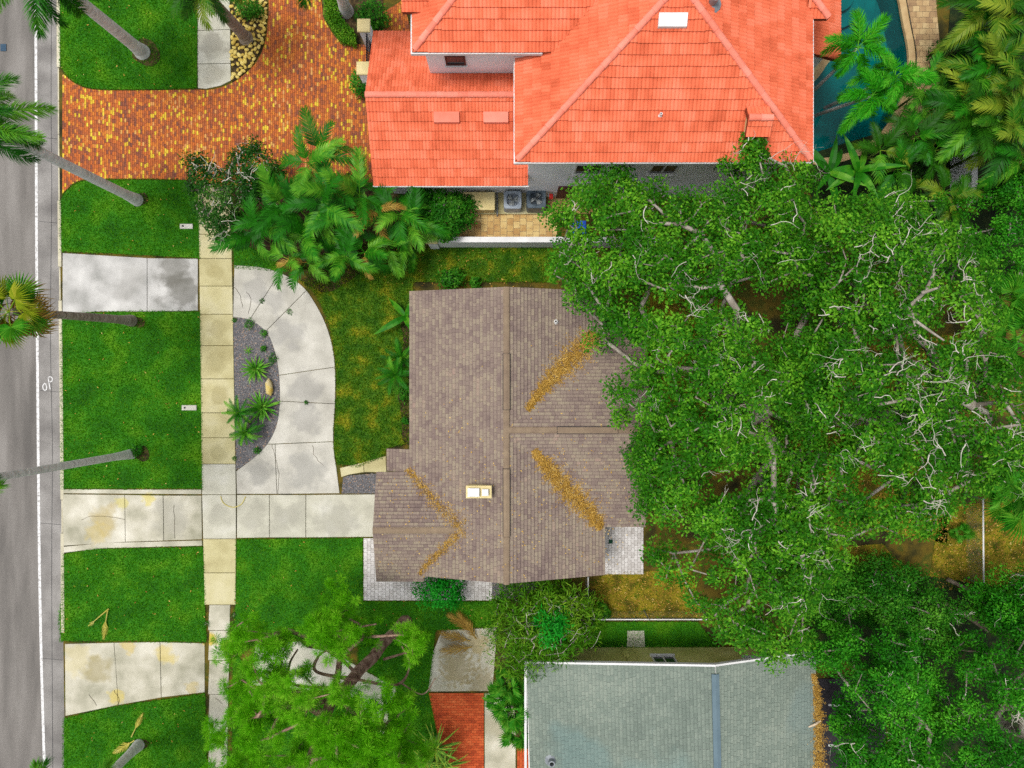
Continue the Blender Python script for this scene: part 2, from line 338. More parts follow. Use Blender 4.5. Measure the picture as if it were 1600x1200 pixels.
def blades(polys, dens, h, material, name, label=None):
    V = []; T = []
    for poly in polys:
        w = G(poly); w = inset(w if area(w) > 0 else w[::-1], -.06)
        n = int(abs(area(w)) * dens); p = sample(w, n)
        an = rng.uniform(0, 2 * np.pi, n); hh = h * rng.uniform(.5, 1.25, n); wd_ = rng.uniform(.012, .024, n)
        ln_ = rng.uniform(.2, .9, n) * hh; la = rng.uniform(0, 2 * np.pi, n)
        b = np.zeros((n, 3, 3)); dx = np.cos(an) * wd_; dy = np.sin(an) * wd_
        b[:, 0, 0] = p[:, 0] - dx; b[:, 0, 1] = p[:, 1] - dy; b[:, 1, 0] = p[:, 0] + dx; b[:, 1, 1] = p[:, 1] + dy
        b[:, 2, 0] = p[:, 0] + np.cos(la) * ln_; b[:, 2, 1] = p[:, 1] + np.sin(la) * ln_; b[:, 2, 2] = hh; b[:, :2, 2] = -.005
        V.append(b); T.append(rng.uniform(0, 1, n) ** 1.2)
    V = np.concatenate(V); n = len(V)
    me = np_mesh(name, V.reshape(-1, 3), np.arange(n * 3).reshape(n, 3), np.concatenate(T), material)
    return link(name, me, kind='stuff', label=label, cat='grass')
for q in LAWN.values(): lawn(q, M_lawn)
for q in LAWN2.values(): lawn(q, M_lawn)
for q in DRY.values(): lawn(q, M_dry)
blades(list(LAWN.values()) + list(LAWN2.values()), 900, .075, M_grass, 'grass', 'short green mown grass of the verge and front lawns')
blades(list(DRY.values()), 800, .12, M_gdry, 'grass', 'patchy yellow-green dry grass west and north of the brown-roofed house')
BACK = [[(950, 895), (1080, 890), (1100, 965), (922, 965), (922, 910)], [(1230, 860), (1380, 850), (1420, 900), (1260, 930)], [(1470, 790), (1640, 780), (1640, 930), (1450, 920)], [(1230, 560), (1500, 520), (1480, 850), (1240, 800)], [(1000, 440), (1110, 420), (1120, 660), (1040, 660)]]
M_straw = mat('straw_litter', [(0, C(60, 58, 8)), (.4, C(108, 98, 14)), (.75, C(146, 128, 26)), (1, C(84, 100, 14))], scale=1.6, detail=9, bump=.8, bscale=25, speck=.8)
for q_ in BACK: lawn(q_, M_straw, -.018, 'leaf_strewn_ground')
blades(BACK, 160, .1, M_gdry, 'grass', 'sparse straw-coloured grass of the back garden under the oaks')

# ------------------------------------------------------------------ concrete in cast slabs
def slabs(name, polys, material, z=.012, gap=.012, mats=None):
    par = link(name, None, kind='structure'); W[par.name] = Matrix.Identity(4)
    for i, p in enumerate(polys):
        w = G(p); w = w if area(w) > 0 else w[::-1]
        mb = MB(); mb.bevprism(inset(w, gap), -.12, z + random.uniform(-.004, .004), .014)
        mb.obj('slab', (mats[i] if mats else material), par)
    return par
jy = [366, 404, 447, 491, 540, 592, 645, 684, 725, 773, 842, 895, 945]
lx = lambda y: float(np.interp(y, [366, 404, 770, 945], [310.5, 311, 315.5, 319.5])); rx = lambda y: float(np.interp(y, [366, 404, 770, 842, 945], [362, 362.5, 369, 369, 368.5]))
sw = [[(308.5, -60), (359, -60), (359, -5), (308.5, -5)], [(308.5, -5), (359, -5), (360, 46), (308.5, 48)], [(308.5, 48), (360, 46), (360.5, 99), (308.5, 100)], [(308.5, 100), (360.5, 99), (361, 126), (345, 134), (322, 139), (309, 138)], [(308, 292), (361, 292), (361, 328), (310, 328)], [(310, 328), (361, 328), (362, 366), (310.5, 366)]]
for a, b in zip(jy[:-1], jy[1:]): sw.append([(lx(a), a), (rx(a), a), (rx(b), b), (lx(b), b)])
smats = [M_walk2] * 4 + [M_walk] * 10 + [M_walk2, M_walk2, M_walk2, M_walk2, M_walk]
smats = smats[:4] + [M_walk] * (len(sw) - 4 - 4) + [M_walk2, M_walk2, M_walk, M_walk]
yy = [945, 985, 1032, 1085, 1140, 1200, 1270]
for a, b in zip(yy[:-1], yy[1:]): sw.append([(327, a), (360 - (a - 945) * .02, a), (360 - (b - 945) * .02, b), (325, b)]); smats.append(M_apron2)
slabs('sidewalk', sw, M_walk, mats=smats)
slabs('driveway_apron', [[(97.5, 395), (230, 403), (230, 487), (150, 487), (97.5, 494)], [(230, 403), (309.5, 404), (309.5, 486), (230, 487)]], M_apron)
slabs('driveway_apron', [[(97.5, 772), (195, 773), (196, 847), (98.5, 853)], [(195, 773), (255, 774), (256, 845), (196, 847)], [(255, 774), (315, 774), (316, 843), (256, 845)],
                         [(98, 764), (200, 764.5), (315, 764.5), (315, 772.5), (98, 771)], [(99, 854), (160, 848), (316, 844), (316.5, 853), (160, 857), (99.5, 864)]], M_apron2)
slabs('driveway_apron', [[(101, 1006), (178, 1004), (181, 1040), (185, 1102), (102, 1119)], [(178, 1004), (250, 1003), (252, 1090), (185, 1102)], [(250, 1003), (320, 1005), (320, 1082), (252, 1090)]], M_apron2, z=.006)
# horseshoe drive
OUT = curve([(366, 414), (420, 420), (468, 443), (495, 478), (514, 520), (523, 565), (524, 620), (521, 690), (527, 740), (531, 771)], 6)
INN = curve([(364, 496), (390, 500), (415, 518), (428, 545), (435, 580), (437, 620), (433, 660), (420, 690), (400, 712), (369, 736)], 6)
def split_ring(cuts):
    """cuts: list of (inner index, outer index)"""
    res = []
    for (a0, b0), (a1, b1) in zip(cuts[:-1], cuts[1:]):
        res.append([INN[i] for i in range(a0, a1 + 1)] + [OUT[j] for j in range(b1, b0 - 1, -1)])
    return res
near = lambda L_, x, y: min(range(len(L_)), key=lambda i: (L_[i][0] - x) ** 2 + (L_[i][1] - y) ** 2)
cuts = [(0, 0)] + [(near(INN, *a), near(OUT, *b)) for a, b in (((392, 500), (440, 428)), ((415, 518), (478, 455)), ((436, 588), (523, 574)), ((437, 625), (524, 626)), ((417, 694), (521, 691)))]
ring = split_ring(cuts); ci, co = cuts[-1]
horse = slabs('horseshoe_driveway', ring + [[(430, INN[ci][1] - .3)] + OUT[co:] + [(433, 772), (431, 730)], INN[ci:] + [(370, 772), (433, 772), (431, 730), (430, INN[ci][1] - .3)]], M_conc)
slabs('house_driveway', [[(370, 773), (421, 773), (421, 840), (370, 841)], [(421, 773), (478, 773), (478, 840), (421, 840)], [(478, 773), (592, 772), (592, 839), (478, 840)]], M_walk2)
slabs('front_path', [[(531, 731), (568, 722), (569, 738), (545, 742), (533, 746)], [(568, 722), (603, 712), (604, 738), (569, 738)]], M_walk)
slabs('neighbour_driveway', [[(690, 985), (775, 980), (775, 1010), (770, 1080), (668, 1081), (676, 1020)], [(757, 1083), (806, 1083), (806, 1290), (757, 1290)]], M_apron2, z=.004)
slabs('neighbour_path', [[(400, 1004), (470, 1002), (480, 1012), (520, 1018), (560, 1042), (540, 1078), (460, 1078), (390, 1070)], [(560, 1042), (620, 1075), (600, 1150), (540, 1078)]], M_walk2, z=.004)
slabs('stepping_slab', [[(980, 985), (1007, 985), (1008, 1011), (979, 1011)]], M_walk2, z=.02)
M_black = mat('dark_pad', [(0, C(44, 42, 46)), (1, C(66, 62, 68))], scale=2, bump=.3)
pad = slabs('parking_pad', [[(1255, 1060), (1385, 1060), (1385, 1300), (1255, 1300)]], M_black)
for yy in (1101, 1164): ribbon(G([(1294, yy), (1330, yy + 3)]), .1, .022).obj('painted_line', M_paint, pad)

# ------------------------------------------------------------------ brick paving (small bricks: one joined mesh under each drive)
def bricks(name, poly, bw, bl, material, base, along_y=True, z=.012, gap=.006, palette=None, parts=False, piece='paver', jit=.5):
    w = G(poly); w = w if area(w) > 0 else w[::-1]
    mb = MB(); mb.prism(w, -.12, z - .018); par = mb.obj(name, base, kind='structure')
    a = np.array(w); (x0, y0), (x1, y1) = a.min(0), a.max(0); mb = MB(); i = 0; x = x0
    cx, cy = (bw, bl) if along_y else (bl, bw); shared = {}
    while x < x1 if along_y else i * cy + y0 < y1:
        if along_y: off = random.random() * cy if jit >= .9 else (i % 2) * cy * .5; col = [(x, y0 - cy + off + j * cy) for j in range(int((y1 - y0) / cy) + 3)]
        else: off = (i % 2) * cx * .5; col = [(x0 - cx + off + j * cx, y0 + i * cy) for j in range(int((x1 - x0) / cx) + 3)]
        for (qx, qy) in col:
            c = clip_cell(w, qx + gap, qy + gap, qx + cx - gap, qy + cy - gap)
            if not c: continue
            if len(c) > 4 and abs(area(c)) < .02 * cx * cy: continue
            t = palette() if palette else random.random()
            zz = z + random.uniform(-.003, .003)
            if parts: m2 = MB(); m2.bevprism(c, z - .03, zz, .006); m2.obj(piece, material, par)
            else: mb.prism(c, z - .02, zz, t)
        i += 1; x += cx
    if not parts: mb.obj(piece, material, par, kind='stuff')
    return par
DRV = [(97.5, 118)] + curve([(100, 116), (118, 131), (150, 140.5), (230, 141.5), (310, 140)], 4) + curve([(322, 141), (346, 136.5), (375, 122), (404, 92), (418, 45), (420, -40)], 4) + \
    [(502, -40)] + curve([(502, 0), (508, 32), (530, 64), (560, 70)], 4) + [(566, 40), (630, 0), (640, 40), (640, 60), (585, 75), (585, 290), (480, 292), (310, 291)] + curve([(300, 281), (200, 279.5), (130, 281), (103, 297), (97.5, 305)], 4)
def pal():
    r = random.random()
    return .86 + .14 * random.random() if r < .115 else (.7 if r < .18 else random.uniform(.0, .2) if r < .36 else random.uniform(.2, .66))
bricks('brick_driveway', DRV, .092, .185, M_brick, M_joint, True, palette=pal, jit=1)
bricks('red_brick_driveway', [(670, 1083), (756, 1083), (756, 1290), (700, 1290), (690, 1180)], .115, .23, M_brick2, M_joint, False)
bricks('red_brick_strip', [(808, 1169), (840, 1169), (840, 1290), (808, 1290)], .115, .23, M_brick2, M_joint, True)
bricks('pale_paver_patio', [(568, 841), (600, 841), (600, 900), (769, 900), (769, 938), (568, 938)], .17, .2, M_paver, M_joint2, True, z=.02)
bricks('pale_paver_patio', [(940, 800), (1005, 800), (1005, 897), (940, 897)], .15, .22, M_paver, M_joint2, True, z=.03)
bricks('travertine_yard', [(690, 334), (870, 334), (870, 372), (690, 372)], .3, .3, M_trav, M_joint2, True, z=.03, parts=True, piece='travertine_tile')
bricks('travertine_yard', [(855, 292), (960, 292), (960, 334), (870, 334), (855, 334)], .3, .3, M_trav, M_joint2, True, z=.03, parts=True, piece='travertine_tile')

# ------------------------------------------------------------------ pool
POOLDECK = curve([(1404, -60), (1424, 40), (1432, 100), (1414, 170), (1380, 222)], 5) + [(1440, 215), (1475, 150)] + curve([(1476, 140), (1468, 70), (1462, 0), (1462, -60)], 4)
bricks('pool_deck', POOLDECK, .26, .3, M_deck, M_joint2, False, z=.04, parts=True, piece='deck_paver')
slabs('pool_surround', [[(1235, 92), (1300, 92), (1284, 112), (1252, 150), (1235, 150)]], M_walk, z=.03)
M_basin = mat('pool_plaster', [(0, C(40, 136, 142)), (1, C(70, 164, 168))], scale=1)
mb = MB(); n = len(POOLW)
mb.add([(x, y, -.03) for x, y in POOLW] + [(x, y, -1.5) for x, y in POOLW], [(i, n + i, n + (i + 1) % n, (i + 1) % n) for i in range(n)] + [tuple(range(n, 2 * n))])
for k, rr in enumerate((70, 48, 26)):
    st = G([(1318 + rr * math.cos(a), -18 + rr * math.sin(a)) for a in np.linspace(0, math.pi * 1.99, 26)]); mb.prism(st, -1.5, -1.15 + .3 * k)
pool = mb.obj('swimming_pool', M_basin, kind='structure')
mb = MB(); q1 = inset(POOLW, -.28); q0 = inset(POOLW, .03)
mb.add([(x, y, .03) for x, y in q1] + [(x, y, .045) for x, y in q0] + [(x, y, -.1) for x, y in q0], [(i, (i + 1) % n, n + (i + 1) % n, n + i) for i in range(n)] + [(n + i, n + (i + 1) % n, 2 * n + (i + 1) % n, 2 * n + i) for i in range(n)])
mb.obj('coping', M_deck, pool)
mw = bpy.data.materials.new('pool_water'); mw.use_nodes = True; nt = mw.node_tree; nt.nodes.clear()
o_ = nt.nodes.new('ShaderNodeOutputMaterial'); tb = nt.nodes.new('ShaderNodeBsdfTransparent'); tb.inputs[0].default_value = (.10, .62, .6, 1)
gl = nt.nodes.new('ShaderNodeBsdfGlossy'); gl.inputs['Roughness'].default_value = .03; fr = nt.nodes.new('ShaderNodeFresnel'); fr.inputs[0].default_value = 1.33
mx = nt.nodes.new('ShaderNodeMixShader'); nz = nt.nodes.new('ShaderNodeTexNoise'); nz.inputs['Scale'].default_value = 2.2; bp = nt.nodes.new('ShaderNodeBump'); bp.inputs['Strength'].default_value = .25
gm = nt.nodes.new('ShaderNodeNewGeometry')
for a, b in ((gm.outputs['Position'], nz.inputs['Vector']), (nz.outputs[0], bp.inputs['Height']), (bp.outputs[0], gl.inputs['Normal']), (bp.outputs[0], fr.inputs['Normal']), (fr.outputs[0], mx.inputs[0]), (tb.outputs[0], mx.inputs[1]), (gl.outputs[0], mx.inputs[2]), (mx.outputs[0], o_.inputs[0])): nt.links.new(a, b)
mb = MB(); mb.add([(x, y, -.12) for x, y in POOLW], [tuple(range(n))]); mb.obj('water', mw, kind='structure')

# ------------------------------------------------------------------ planting beds, gravel, stones
M_cover = mat('dark_groundcover', [(0, C(14, 24, 8)), (.5, C(26, 46, 12)), (1, C(54, 60, 22))], scale=3, detail=9, bump=.9, bscale=20, speck=.8)
def bed(poly, material, z=.004, nm='planting_bed'):
    mb = MB(); mb.prism(G(poly), -.12, z); return mb.obj(nm, material, kind='structure')
def chips(name, polys, dens, size, material, z=0.0, label=None, zf=None, flat=False):
    V = []; T = []
    for poly in polys:
        w = G(poly) ; w = w if area(w) > 0 else w[::-1]
        n = int(abs(area(w)) * dens); p = sample(w, n); s = size * rng.uniform(.5, 1.4, n)[:, None]
        an = rng.uniform(0, 6.28, n)[:, None]; b = np.zeros((n, 4, 3))
        for k in range(3):
            b[:, k, 0:1] = p[:, 0:1] + s * np.cos(an + k * 2.1 + rng.uniform(-.4, .4, (n, 1))); b[:, k, 1:2] = p[:, 1:2] + s * np.sin(an + k * 2.1)
        b[:, 3, :2] = p; b[:, :3, 2] = z - .005; b[:, 3, 2] = z + s[:, 0] * .8; V.append(b); T.append(np.repeat(rng.uniform(0, 1, n), 3))
    V = np.concatenate(V); n = len(V); base = np.arange(n)[:, None] * 4
    f = np.stack([base + np.array([[0, 1, 3]]), base + np.array([[1, 2, 3]]), base + np.array([[2, 0, 3]])], 1).reshape(-1, 3)
    return link(name, np_mesh(name, V.reshape(-1, 3), f, np.concatenate(T), material), kind='stuff', label=label, cat='gravel')
ISL = [(364.5, 498)] + INN[2:-1] + [(369, 734)]
bed(ISL, M_gravbase, nm='gravel_bed'); GB2 = [(536, 746), (546, 743), (588, 740), (588, 771), (534, 771)]; bed(GB2, M_gravbase, nm='gravel_bed')
GB3 = [(769, 905), (850, 905), (830, 925), (790, 938), (769, 935)]; bed(GB3, M_gravbase, nm='gravel_bed')
chips('gravel', [ISL, GB2, GB3], 420, .035, M_gravel, .004, 'grey chipped gravel filling the planting beds')
bed(curve([(250, 265 + 10), (380, 245), (470, 215), (560, 270), (700, 305), (690, 375), (660, 388), (600, 400), (520, 455), (470, 440), (420, 398), (364, 372), (363, 300)], 3, True)[:-1], M_mulch, .006)
bed([(500, -40), (505, 28), (532, 66), (585, 72), (600, 40), (596, -40)], M_mulch, .016)
bed([(1235, 250), (1430, 190), (1475, 150), (1490, -60), (1680, -60), (1680, 460), (1540, 460), (1300, 360)], M_cover, .004)
bed(curve([(655, 478), (634, 484), (626, 505), (630, 535), (622, 570), (617, 600), (624, 630), (628, 660), (630, 690), (655, 700)], 4) , M_mulch, .006)
bed([(1270, 930), (1450, 900), (1640, 930), (1640, 1290), (1390, 1290), (1390, 1055), (1275, 1020)], M_cover, .003)
bed([(775, 940), (930, 920), (925, 1005), (860, 1018), (820, 1030), (808, 1168), (775, 1082)], M_mulch, .006)
for (cx, cy, r, ox, oy) in ((226, 80, 21, 3, 2), (220, 309, 10, 2, 2), (215, 502, 9, 2, 2), (219, 708, 12, 3, 0), (222, 1162, 8, 2, 0)):
    ring_ = [(cx + ox + r * (1 + .14 * math.sin(3 * a + cx)) * math.cos(a), cy + oy + r * (1 + .14 * math.cos(2 * a + cy)) * math.sin(a)) for a in np.linspace(0, 6.2, 22)]
    mb = MB(); mb.prism(G(ring_), -.1, .02); mb.obj('tree_ring', M_mulch, kind='structure')
def rock_mesh(seed, k=1.0):
    r = random.Random(seed); import bmesh
    bm = bmesh.new(); bmesh.ops.create_icosphere(bm, subdivisions=1, radius=.5)
    for v in bm.verts: v.co *= r.uniform(.78, 1.1)
    me = bpy.data.meshes.new('stone'); bm.to_mesh(me); bm.free(); me.polygons.foreach_set('use_smooth', [True] * len(me.polygons)); return me
RM = [rock_mesh(i) for i in range(5)]
for q in RM: q.materials.append(M_rock)
RB = [(362, -30), (363, 128)] + curve([(372, 122), (398, 96), (414, 50), (417, -30)], 4)
rb = bed(RB, M_mulch, .01, 'rock_bed'); got = []
for x, y in sample(G(RB), 900):
    if len(got) > 210: break
    if any((x - a) ** 2 + (y - b) ** 2 < .15 ** 2 for a, b in got): continue
    got.append((x, y)); s = random.uniform(.16, .27)
    link('stone', random.choice(RM), rb, Matrix.Translation((x, y, .04)) @ Matrix.Rotation(random.uniform(0, 6.3), 4, 'Z') @ Matrix.Diagonal((s * 1.25, s * .85, s * .6, 1)))
# ------------------------------------------------------------------ houses
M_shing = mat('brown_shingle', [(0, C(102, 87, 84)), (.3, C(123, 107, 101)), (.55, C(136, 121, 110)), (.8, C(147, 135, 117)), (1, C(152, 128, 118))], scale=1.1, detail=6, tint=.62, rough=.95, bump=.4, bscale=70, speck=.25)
M_cap = mat('tan_ridge_cap', [(0, C(122, 104, 88)), (1, C(144, 126, 104))], scale=3, rnd=.3, bump=.3, bscale=60)
M_gshing = mat('grey_shingle', [(0, C(100, 112, 104)), (.5, C(122, 134, 124)), (1, C(142, 151, 139))], scale=.45, detail=6, tint=.5, rough=.95, bump=.4, bscale=70, speck=.3,
               blobs=[gb(900, 1130, 60, C(108, 134, 132), .5, .6), gb(1230, 1080, 50, C(116, 134, 132), .5, .6), gb(1020, 1160, 70, C(112, 140, 138), .5, .5)])
M_bluevent = mat('blue_ridge_vent', [(0, C(80, 100, 112)), (1, C(102, 122, 132))], scale=2, rnd=.5)
M_tile = mat('clay_tile', [(0, C(190, 84, 50)), (.5, C(228, 112, 76)), (1, C(238, 132, 100))], scale=1.1, detail=8, tint=.45, rnd=0, lo=.28, hi=.68, rough=.75, bump=.15, bscale=50)
M_tile1 = mat('clay_tile_piece', [(0, C(190, 84, 50)), (.5, C(228, 112, 76)), (1, C(238, 132, 100))], scale=1.1, detail=8, rnd=.45, lo=.28, hi=.68, rough=.75, bump=.15, bscale=50)
M_tcap = mat('pink_cap_tile', [(0, C(228, 120, 96)), (1, C(244, 152, 132))], scale=2, rnd=.5, rough=.75)
M_under = mat('roof_underlay', [(0, C(120, 52, 30)), (1, C(150, 66, 40))], scale=4)
M_fascia = mat('white_fascia', [(0, C(206, 206, 206)), (1, C(232, 232, 232))], scale=2, rough=.6)
M_fasciab = mat('brown_fascia', [(0, C(96, 78, 70)), (1, C(120, 98, 88))], scale=2, rough=.7)
M_stucco = mat('white_stucco', [(0, C(222, 224, 228, .95)), (.6, C(236, 238, 242, .95)), (1, C(244, 245, 248, .95))], scale=1, rough=.9, bump=.2, bscale=60)
M_cream = mat('cream_stucco', [(0, C(204, 186, 130)), (1, C(226, 210, 158))], scale=1.5, rough=.9, bump=.2, bscale=60)
M_lime = mat('pale_yellow_stucco', [(0, C(196, 196, 112)), (.6, C(214, 212, 132)), (1, C(224, 222, 150))], scale=1.2, rough=.9, bump=.2, bscale=60)
M_beige = mat('beige_stucco', [(0, C(176, 164, 146)), (1, C(200, 188, 170))], scale=1, rough=.9, bump=.2, bscale=60)
M_glass = mat('window_glass', [(0, C(34, 36, 40)), (1, C(64, 66, 70))], scale=1, rough=.08, spec=.6)
M_brown = mat('brown_wood', [(0, C(76, 44, 40)), (1, C(104, 64, 56))], scale=3, rough=.6)
M_metal = mat('grey_metal', [(0, C(120, 126, 132)), (1, C(160, 166, 172))], scale=4, rough=.45, metal=.4)
M_acg = mat('ac_casing', [(0, C(132, 144, 158)), (1, C(168, 178, 190))], scale=4, rough=.5)
M_acd = mat('ac_dark_casing', [(0, C(70, 84, 96)), (1, C(98, 112, 124))], scale=4, rough=.5)
def frame3(poly):
    p = [Vector(q) for q in poly]; u = (p[1] - p[0]).normalized()
    n = Vector((0, 0, 0))
    for i in range(len(p)):
        a, b = p[i], p[(i + 1) % len(p)]; n += a.cross(b)
    n.normalize()
    if n.z < 0: n = -n
    v = n.cross(u)
    if v.z < 0: u = -u; v = n.cross(u)
    o = p[0]; return o, u, v, n, [((q - o).dot(u), (q - o).dot(v)) for q in p]
def deck(mb, poly, th=.14, drop=.012):
    p = [Vector(q) for q in poly]; o, u, v, n, _ = frame3(poly); k = len(p)
    if sum((p[i].x * p[(i + 1) % k].y - p[(i + 1) % k].x * p[i].y) for i in range(k)) < 0: p = p[::-1]
    top = [q - n * drop for q in p]; bot = [q - Vector((0, 0, th)) for q in p]
    mb.add(bot + top, [tuple(range(k, 2 * k)), tuple(range(k - 1, -1, -1))] + [(i, (i + 1) % k, k + (i + 1) % k, k + i) for i in range(k)])
def shingle_face(mb, poly, ex=.15, tw=.24, th=.03):
    o, u, v, n, p2 = frame3(poly)
    if area(p2) < 0: p2 = p2[::-1]
    a = np.array(p2); (x0, y0), (x1, y1) = a.min(0), a.max(0); r = 0; y = y0
    while y < y1:
        x = x0 - random.random() * tw
        while x < x1:
            w = tw * random.uniform(.55, 1.2); t0 = random.random(); e = random.uniform(0, .006)
            for ya, yb, t in ((y, y + ex * .66, min(1, t0 * .75 + .25)), (y + ex * .66, y + ex, t0 * .4)):  # darker upper strip: printed shadow line put into the tint below each course edge
                c = clip_cell(p2, x + .004, ya, x + w - .004, yb)
                if not c: continue
                k = len(c); hh = [th * (1 - (q[1] - y) / ex) + .002 + e for q in c]
                top = [o + u * q[0] + v * q[1] + n * h for q, h in zip(c, hh)]
                bot = [o + u * q[0] + v * q[1] - n * .01 for q in c]
                fs = [tuple(range(k))]
                for i in range(k):
                    j = (i + 1) % k
                    if abs(c[i][1] - y) < 1e-4 and abs(c[j][1] - y) < 1e-4: fs.append((k + i, k + j, j, i))
                mb.add(top + bot, fs, t)
            x += w
        y += ex; r += 1
TW, TE = .27, .36
def tprof(s): return .028 * abs(math.sin(2 * math.pi * s)) ** .8   # two rolls across one tile
def tile_local():
    mb = MB(); K = 8; vs = []
    for i in range(K + 1):
        s = i / K; x = s * TW; h = tprof(s)
        vs += [(x, -.02, h + .054), (x, TE, h + .004), (x, -.005, h + .0)]
    fs = []
    for i in range(K): a = 3 * i; b = a + 3; fs += [(a, b, b + 1, a + 1), (a + 2, b + 2, b, a)]
    mb.add(vs, fs); me = mb.mesh('roof_tile', M_tile1); return me
TILE_ME = tile_local(); tiles_full = []
def tile_face(mb, poly, pick):
    o, u, v, n, p2 = frame3(poly)
    if area(p2) < 0: p2 = p2[::-1]
    a = np.array(p2); (x0, y0), (x1, y1) = a.min(0), a.max(0); y = y0; r = 0
    while y < y1:
        x = x0 - (TW * .5 if r % 2 else 0)
        while x < x1:
            c = clip_cell(p2, x, y, x + TW, y + TE)
            if c:
                jit = random.uniform(-.004, .004); t = random.random()
                full = abs(abs(area(c)) - TW * TE) < 1e-4
                if full and pick:
                    q = o + u * x + v * (y + jit)
                    m = Matrix(((u.x, v.x, n.x, q.x), (u.y, v.y, n.y, q.y), (u.z, v.z, n.z, q.z), (0, 0, 0, 1)))
                    tiles_full.append((m, t))
                else: tile_poly(mb, o, u, v, n, p2, x, y + jit, t)
            x += TW
        y += TE; r += 1
def tile_poly(mb, o, u, v, n, p2, x, y, t):
    K = 8
    for i in range(K):
        c = clip_cell(p2, x + TW * i / K, y, x + TW * (i + 1) / K, y + TE)
        if not c: continue
        k = len(c); top = [o + u * q[0] + v * q[1] + n * (tprof((q[0] - x) / TW) + .054 - .05 * (q[1] - y) / TE) for q in c]
        bot = [o + u * q[0] + v * q[1] for q in c]; fs = [tuple(range(k))]
        for a in range(k):
            b = (a + 1) % k
            if abs(c[a][1] - y) < 1e-4 and abs(c[b][1] - y) < 1e-4: fs.append((k + a, k + b, b, a))
        mb.add(top + bot, fs, t)
def cap_mesh(name, L, r, h, material, k=6):
    mb = MB(); vs = []
    for x, s in ((0, 1.0), (L, .86)):
        for i in range(k + 1):
            a = math.pi * i / k; vs.append((x, -math.cos(a) * r * s, math.sin(a) * h * s))
    fs = [(i, i + 1, k + 1 + i + 1, k + 1 + i) for i in range(k)] + [tuple(range(k + 1))[::-1], tuple(range(k + 1, 2 * k + 2))]
    mb.add(vs, fs); return mb.mesh(name, material, False)
def along(me, name, a, b, step, parent, lift=.0, jit=.01):
    a = Vector(a); b = Vector(b); d = (b - a); L = d.length; d.normalize(); s = d.cross(Vector((0, 0, 1))).normalized(); up = s.cross(d)
    nn = max(1, int(L / step))
    for i in range(nn):
        q = a + d * (L * i / nn) + up * (lift + random.uniform(0, jit))
        y_ = -s
        link(name, me, parent, Matrix(((d.x, y_.x, up.x, q.x), (d.y, y_.y, up.y, q.y), (d.z, y_.z, up.z, q.z), (0, 0, 0, 1))))
def wall_obj(parent, foots, material, name='wall'):
    for poly, z1 in foots:
        mb = MB(); mb.prism(poly, -.1, z1); mb.obj(name, material, parent)
rect = lambda x0, y0, x1, y1: [(x0, y0), (x1, y0), (x1, y1), (x0, y1)]
def tri_wall(parent, pts, d, material):
    mb = MB(); a = [Vector(p) for p in pts]; b = [p + Vector(d) for p in a]
    mb.add(a + b, [(0, 1, 2), (5, 4, 3), (0, 3, 4, 1), (1, 4, 5, 2), (2, 5, 3, 0)]); mb.obj('gable', material, parent)
def window(parent, x0, x1, y, z0, z1, face=-1, fm=None, pane=M_glass, bars=1):
    d = face; mb = MB(); w = .06
    for (a, b, c, e) in ((x0, x1, z0, z0 + w), (x0, x1, z1 - w, z1), (x0, x0 + w, z0 + w, z1 - w), (x1 - w, x1, z0 + w, z1 - w)): mb.box(a, min(y, y + d * .06), c, b, max(y, y + d * .06), e)
    for i in range(bars): xc = x0 + (x1 - x0) * (i + 1) / (bars + 1); mb.box(xc - .03, min(y, y + d * .05), z0 + w, xc + .03, max(y, y + d * .05), z1 - w)
    f = mb.obj('window', fm or M_fascia, parent); mb = MB(); mb.box(x0 + w, min(y, y + d * .02), z0 + w, x1 - w, max(y, y + d * .02), z1 - w); mb.obj('pane', pane, f)
    mb = MB(); mb.box(x0 - .05, min(y, y + d * .12), z0 - .06, x1 + .05, max(y, y + d * .12), z0 - .003); mb.obj('sill', M_fascia, f)

# ---- brown-roofed bungalow (the main house)
A = empty('bungalow', (0, -2, 0), 'single-storey house with brown shingle roof in the middle of the photo', 'house')
zr, ze, XL, XM, XR, YS, YN = 4.1, 2.8, -4.29, -.22, 3.89, -8.0, 3.89
FA = [[(XL, YN, ze), (XL, -3.7, ze), (-1.91, -5.98, 3.56), (-4.02, YS, 2.887), (XM, YS, zr), (XM, YN, zr)],
      [(XR, 2.28, ze), (XR, YN, ze), (XM, YN, zr), (XM, -1.85, zr)],
      [(XR, YS, ze), (XR, -5.98, ze), (XM, -1.85, zr), (XM, YS, zr)],
      [(5.6, 2.28, ze), (XR, 2.28, ze), (XM, -1.85, zr), (5.6, -1.85, zr)],
      [(XR, -5.98, ze), (5.6, -5.98, ze), (5.6, -1.85, zr), (XM, -1.85, zr)],
      [(-5.69, -3.7, ze), (XL, -3.7, ze), (-1.91, -5.98, 3.56), (-5.69, -5.98, 3.56)],
      [(-5.69, -8.27, ze), (-3.7, -8.27, ze), (-3.7, -8.0, 2.89), (-4.02, -8.0, 2.89), (-1.91, -5.98, 3.56), (-5.69, -5.98, 3.56)],
      [(-5.3, -3.7, 2.48), (-5.3, -2.74, 2.48), (XL, -2.74, ze), (XL, -3.7, ze)]]
mb = MB()
for f in FA: deck(mb, f)
roofA = mb.obj('roof', M_fasciab, A)
mb = MB()
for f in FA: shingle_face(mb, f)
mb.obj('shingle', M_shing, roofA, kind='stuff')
capA = cap_mesh('ridge_cap', .3, .135, .045, M_cap, 4)
for a, b in (((XM, YN, zr), (XM, YS, zr)), ((XM, -1.85, zr), (5.6, -1.85, zr)), ((-5.69, -5.98, 3.56), (-1.95, -5.98, 3.56))): along(capA, 'ridge_cap', a, b, .26, roofA, .0)
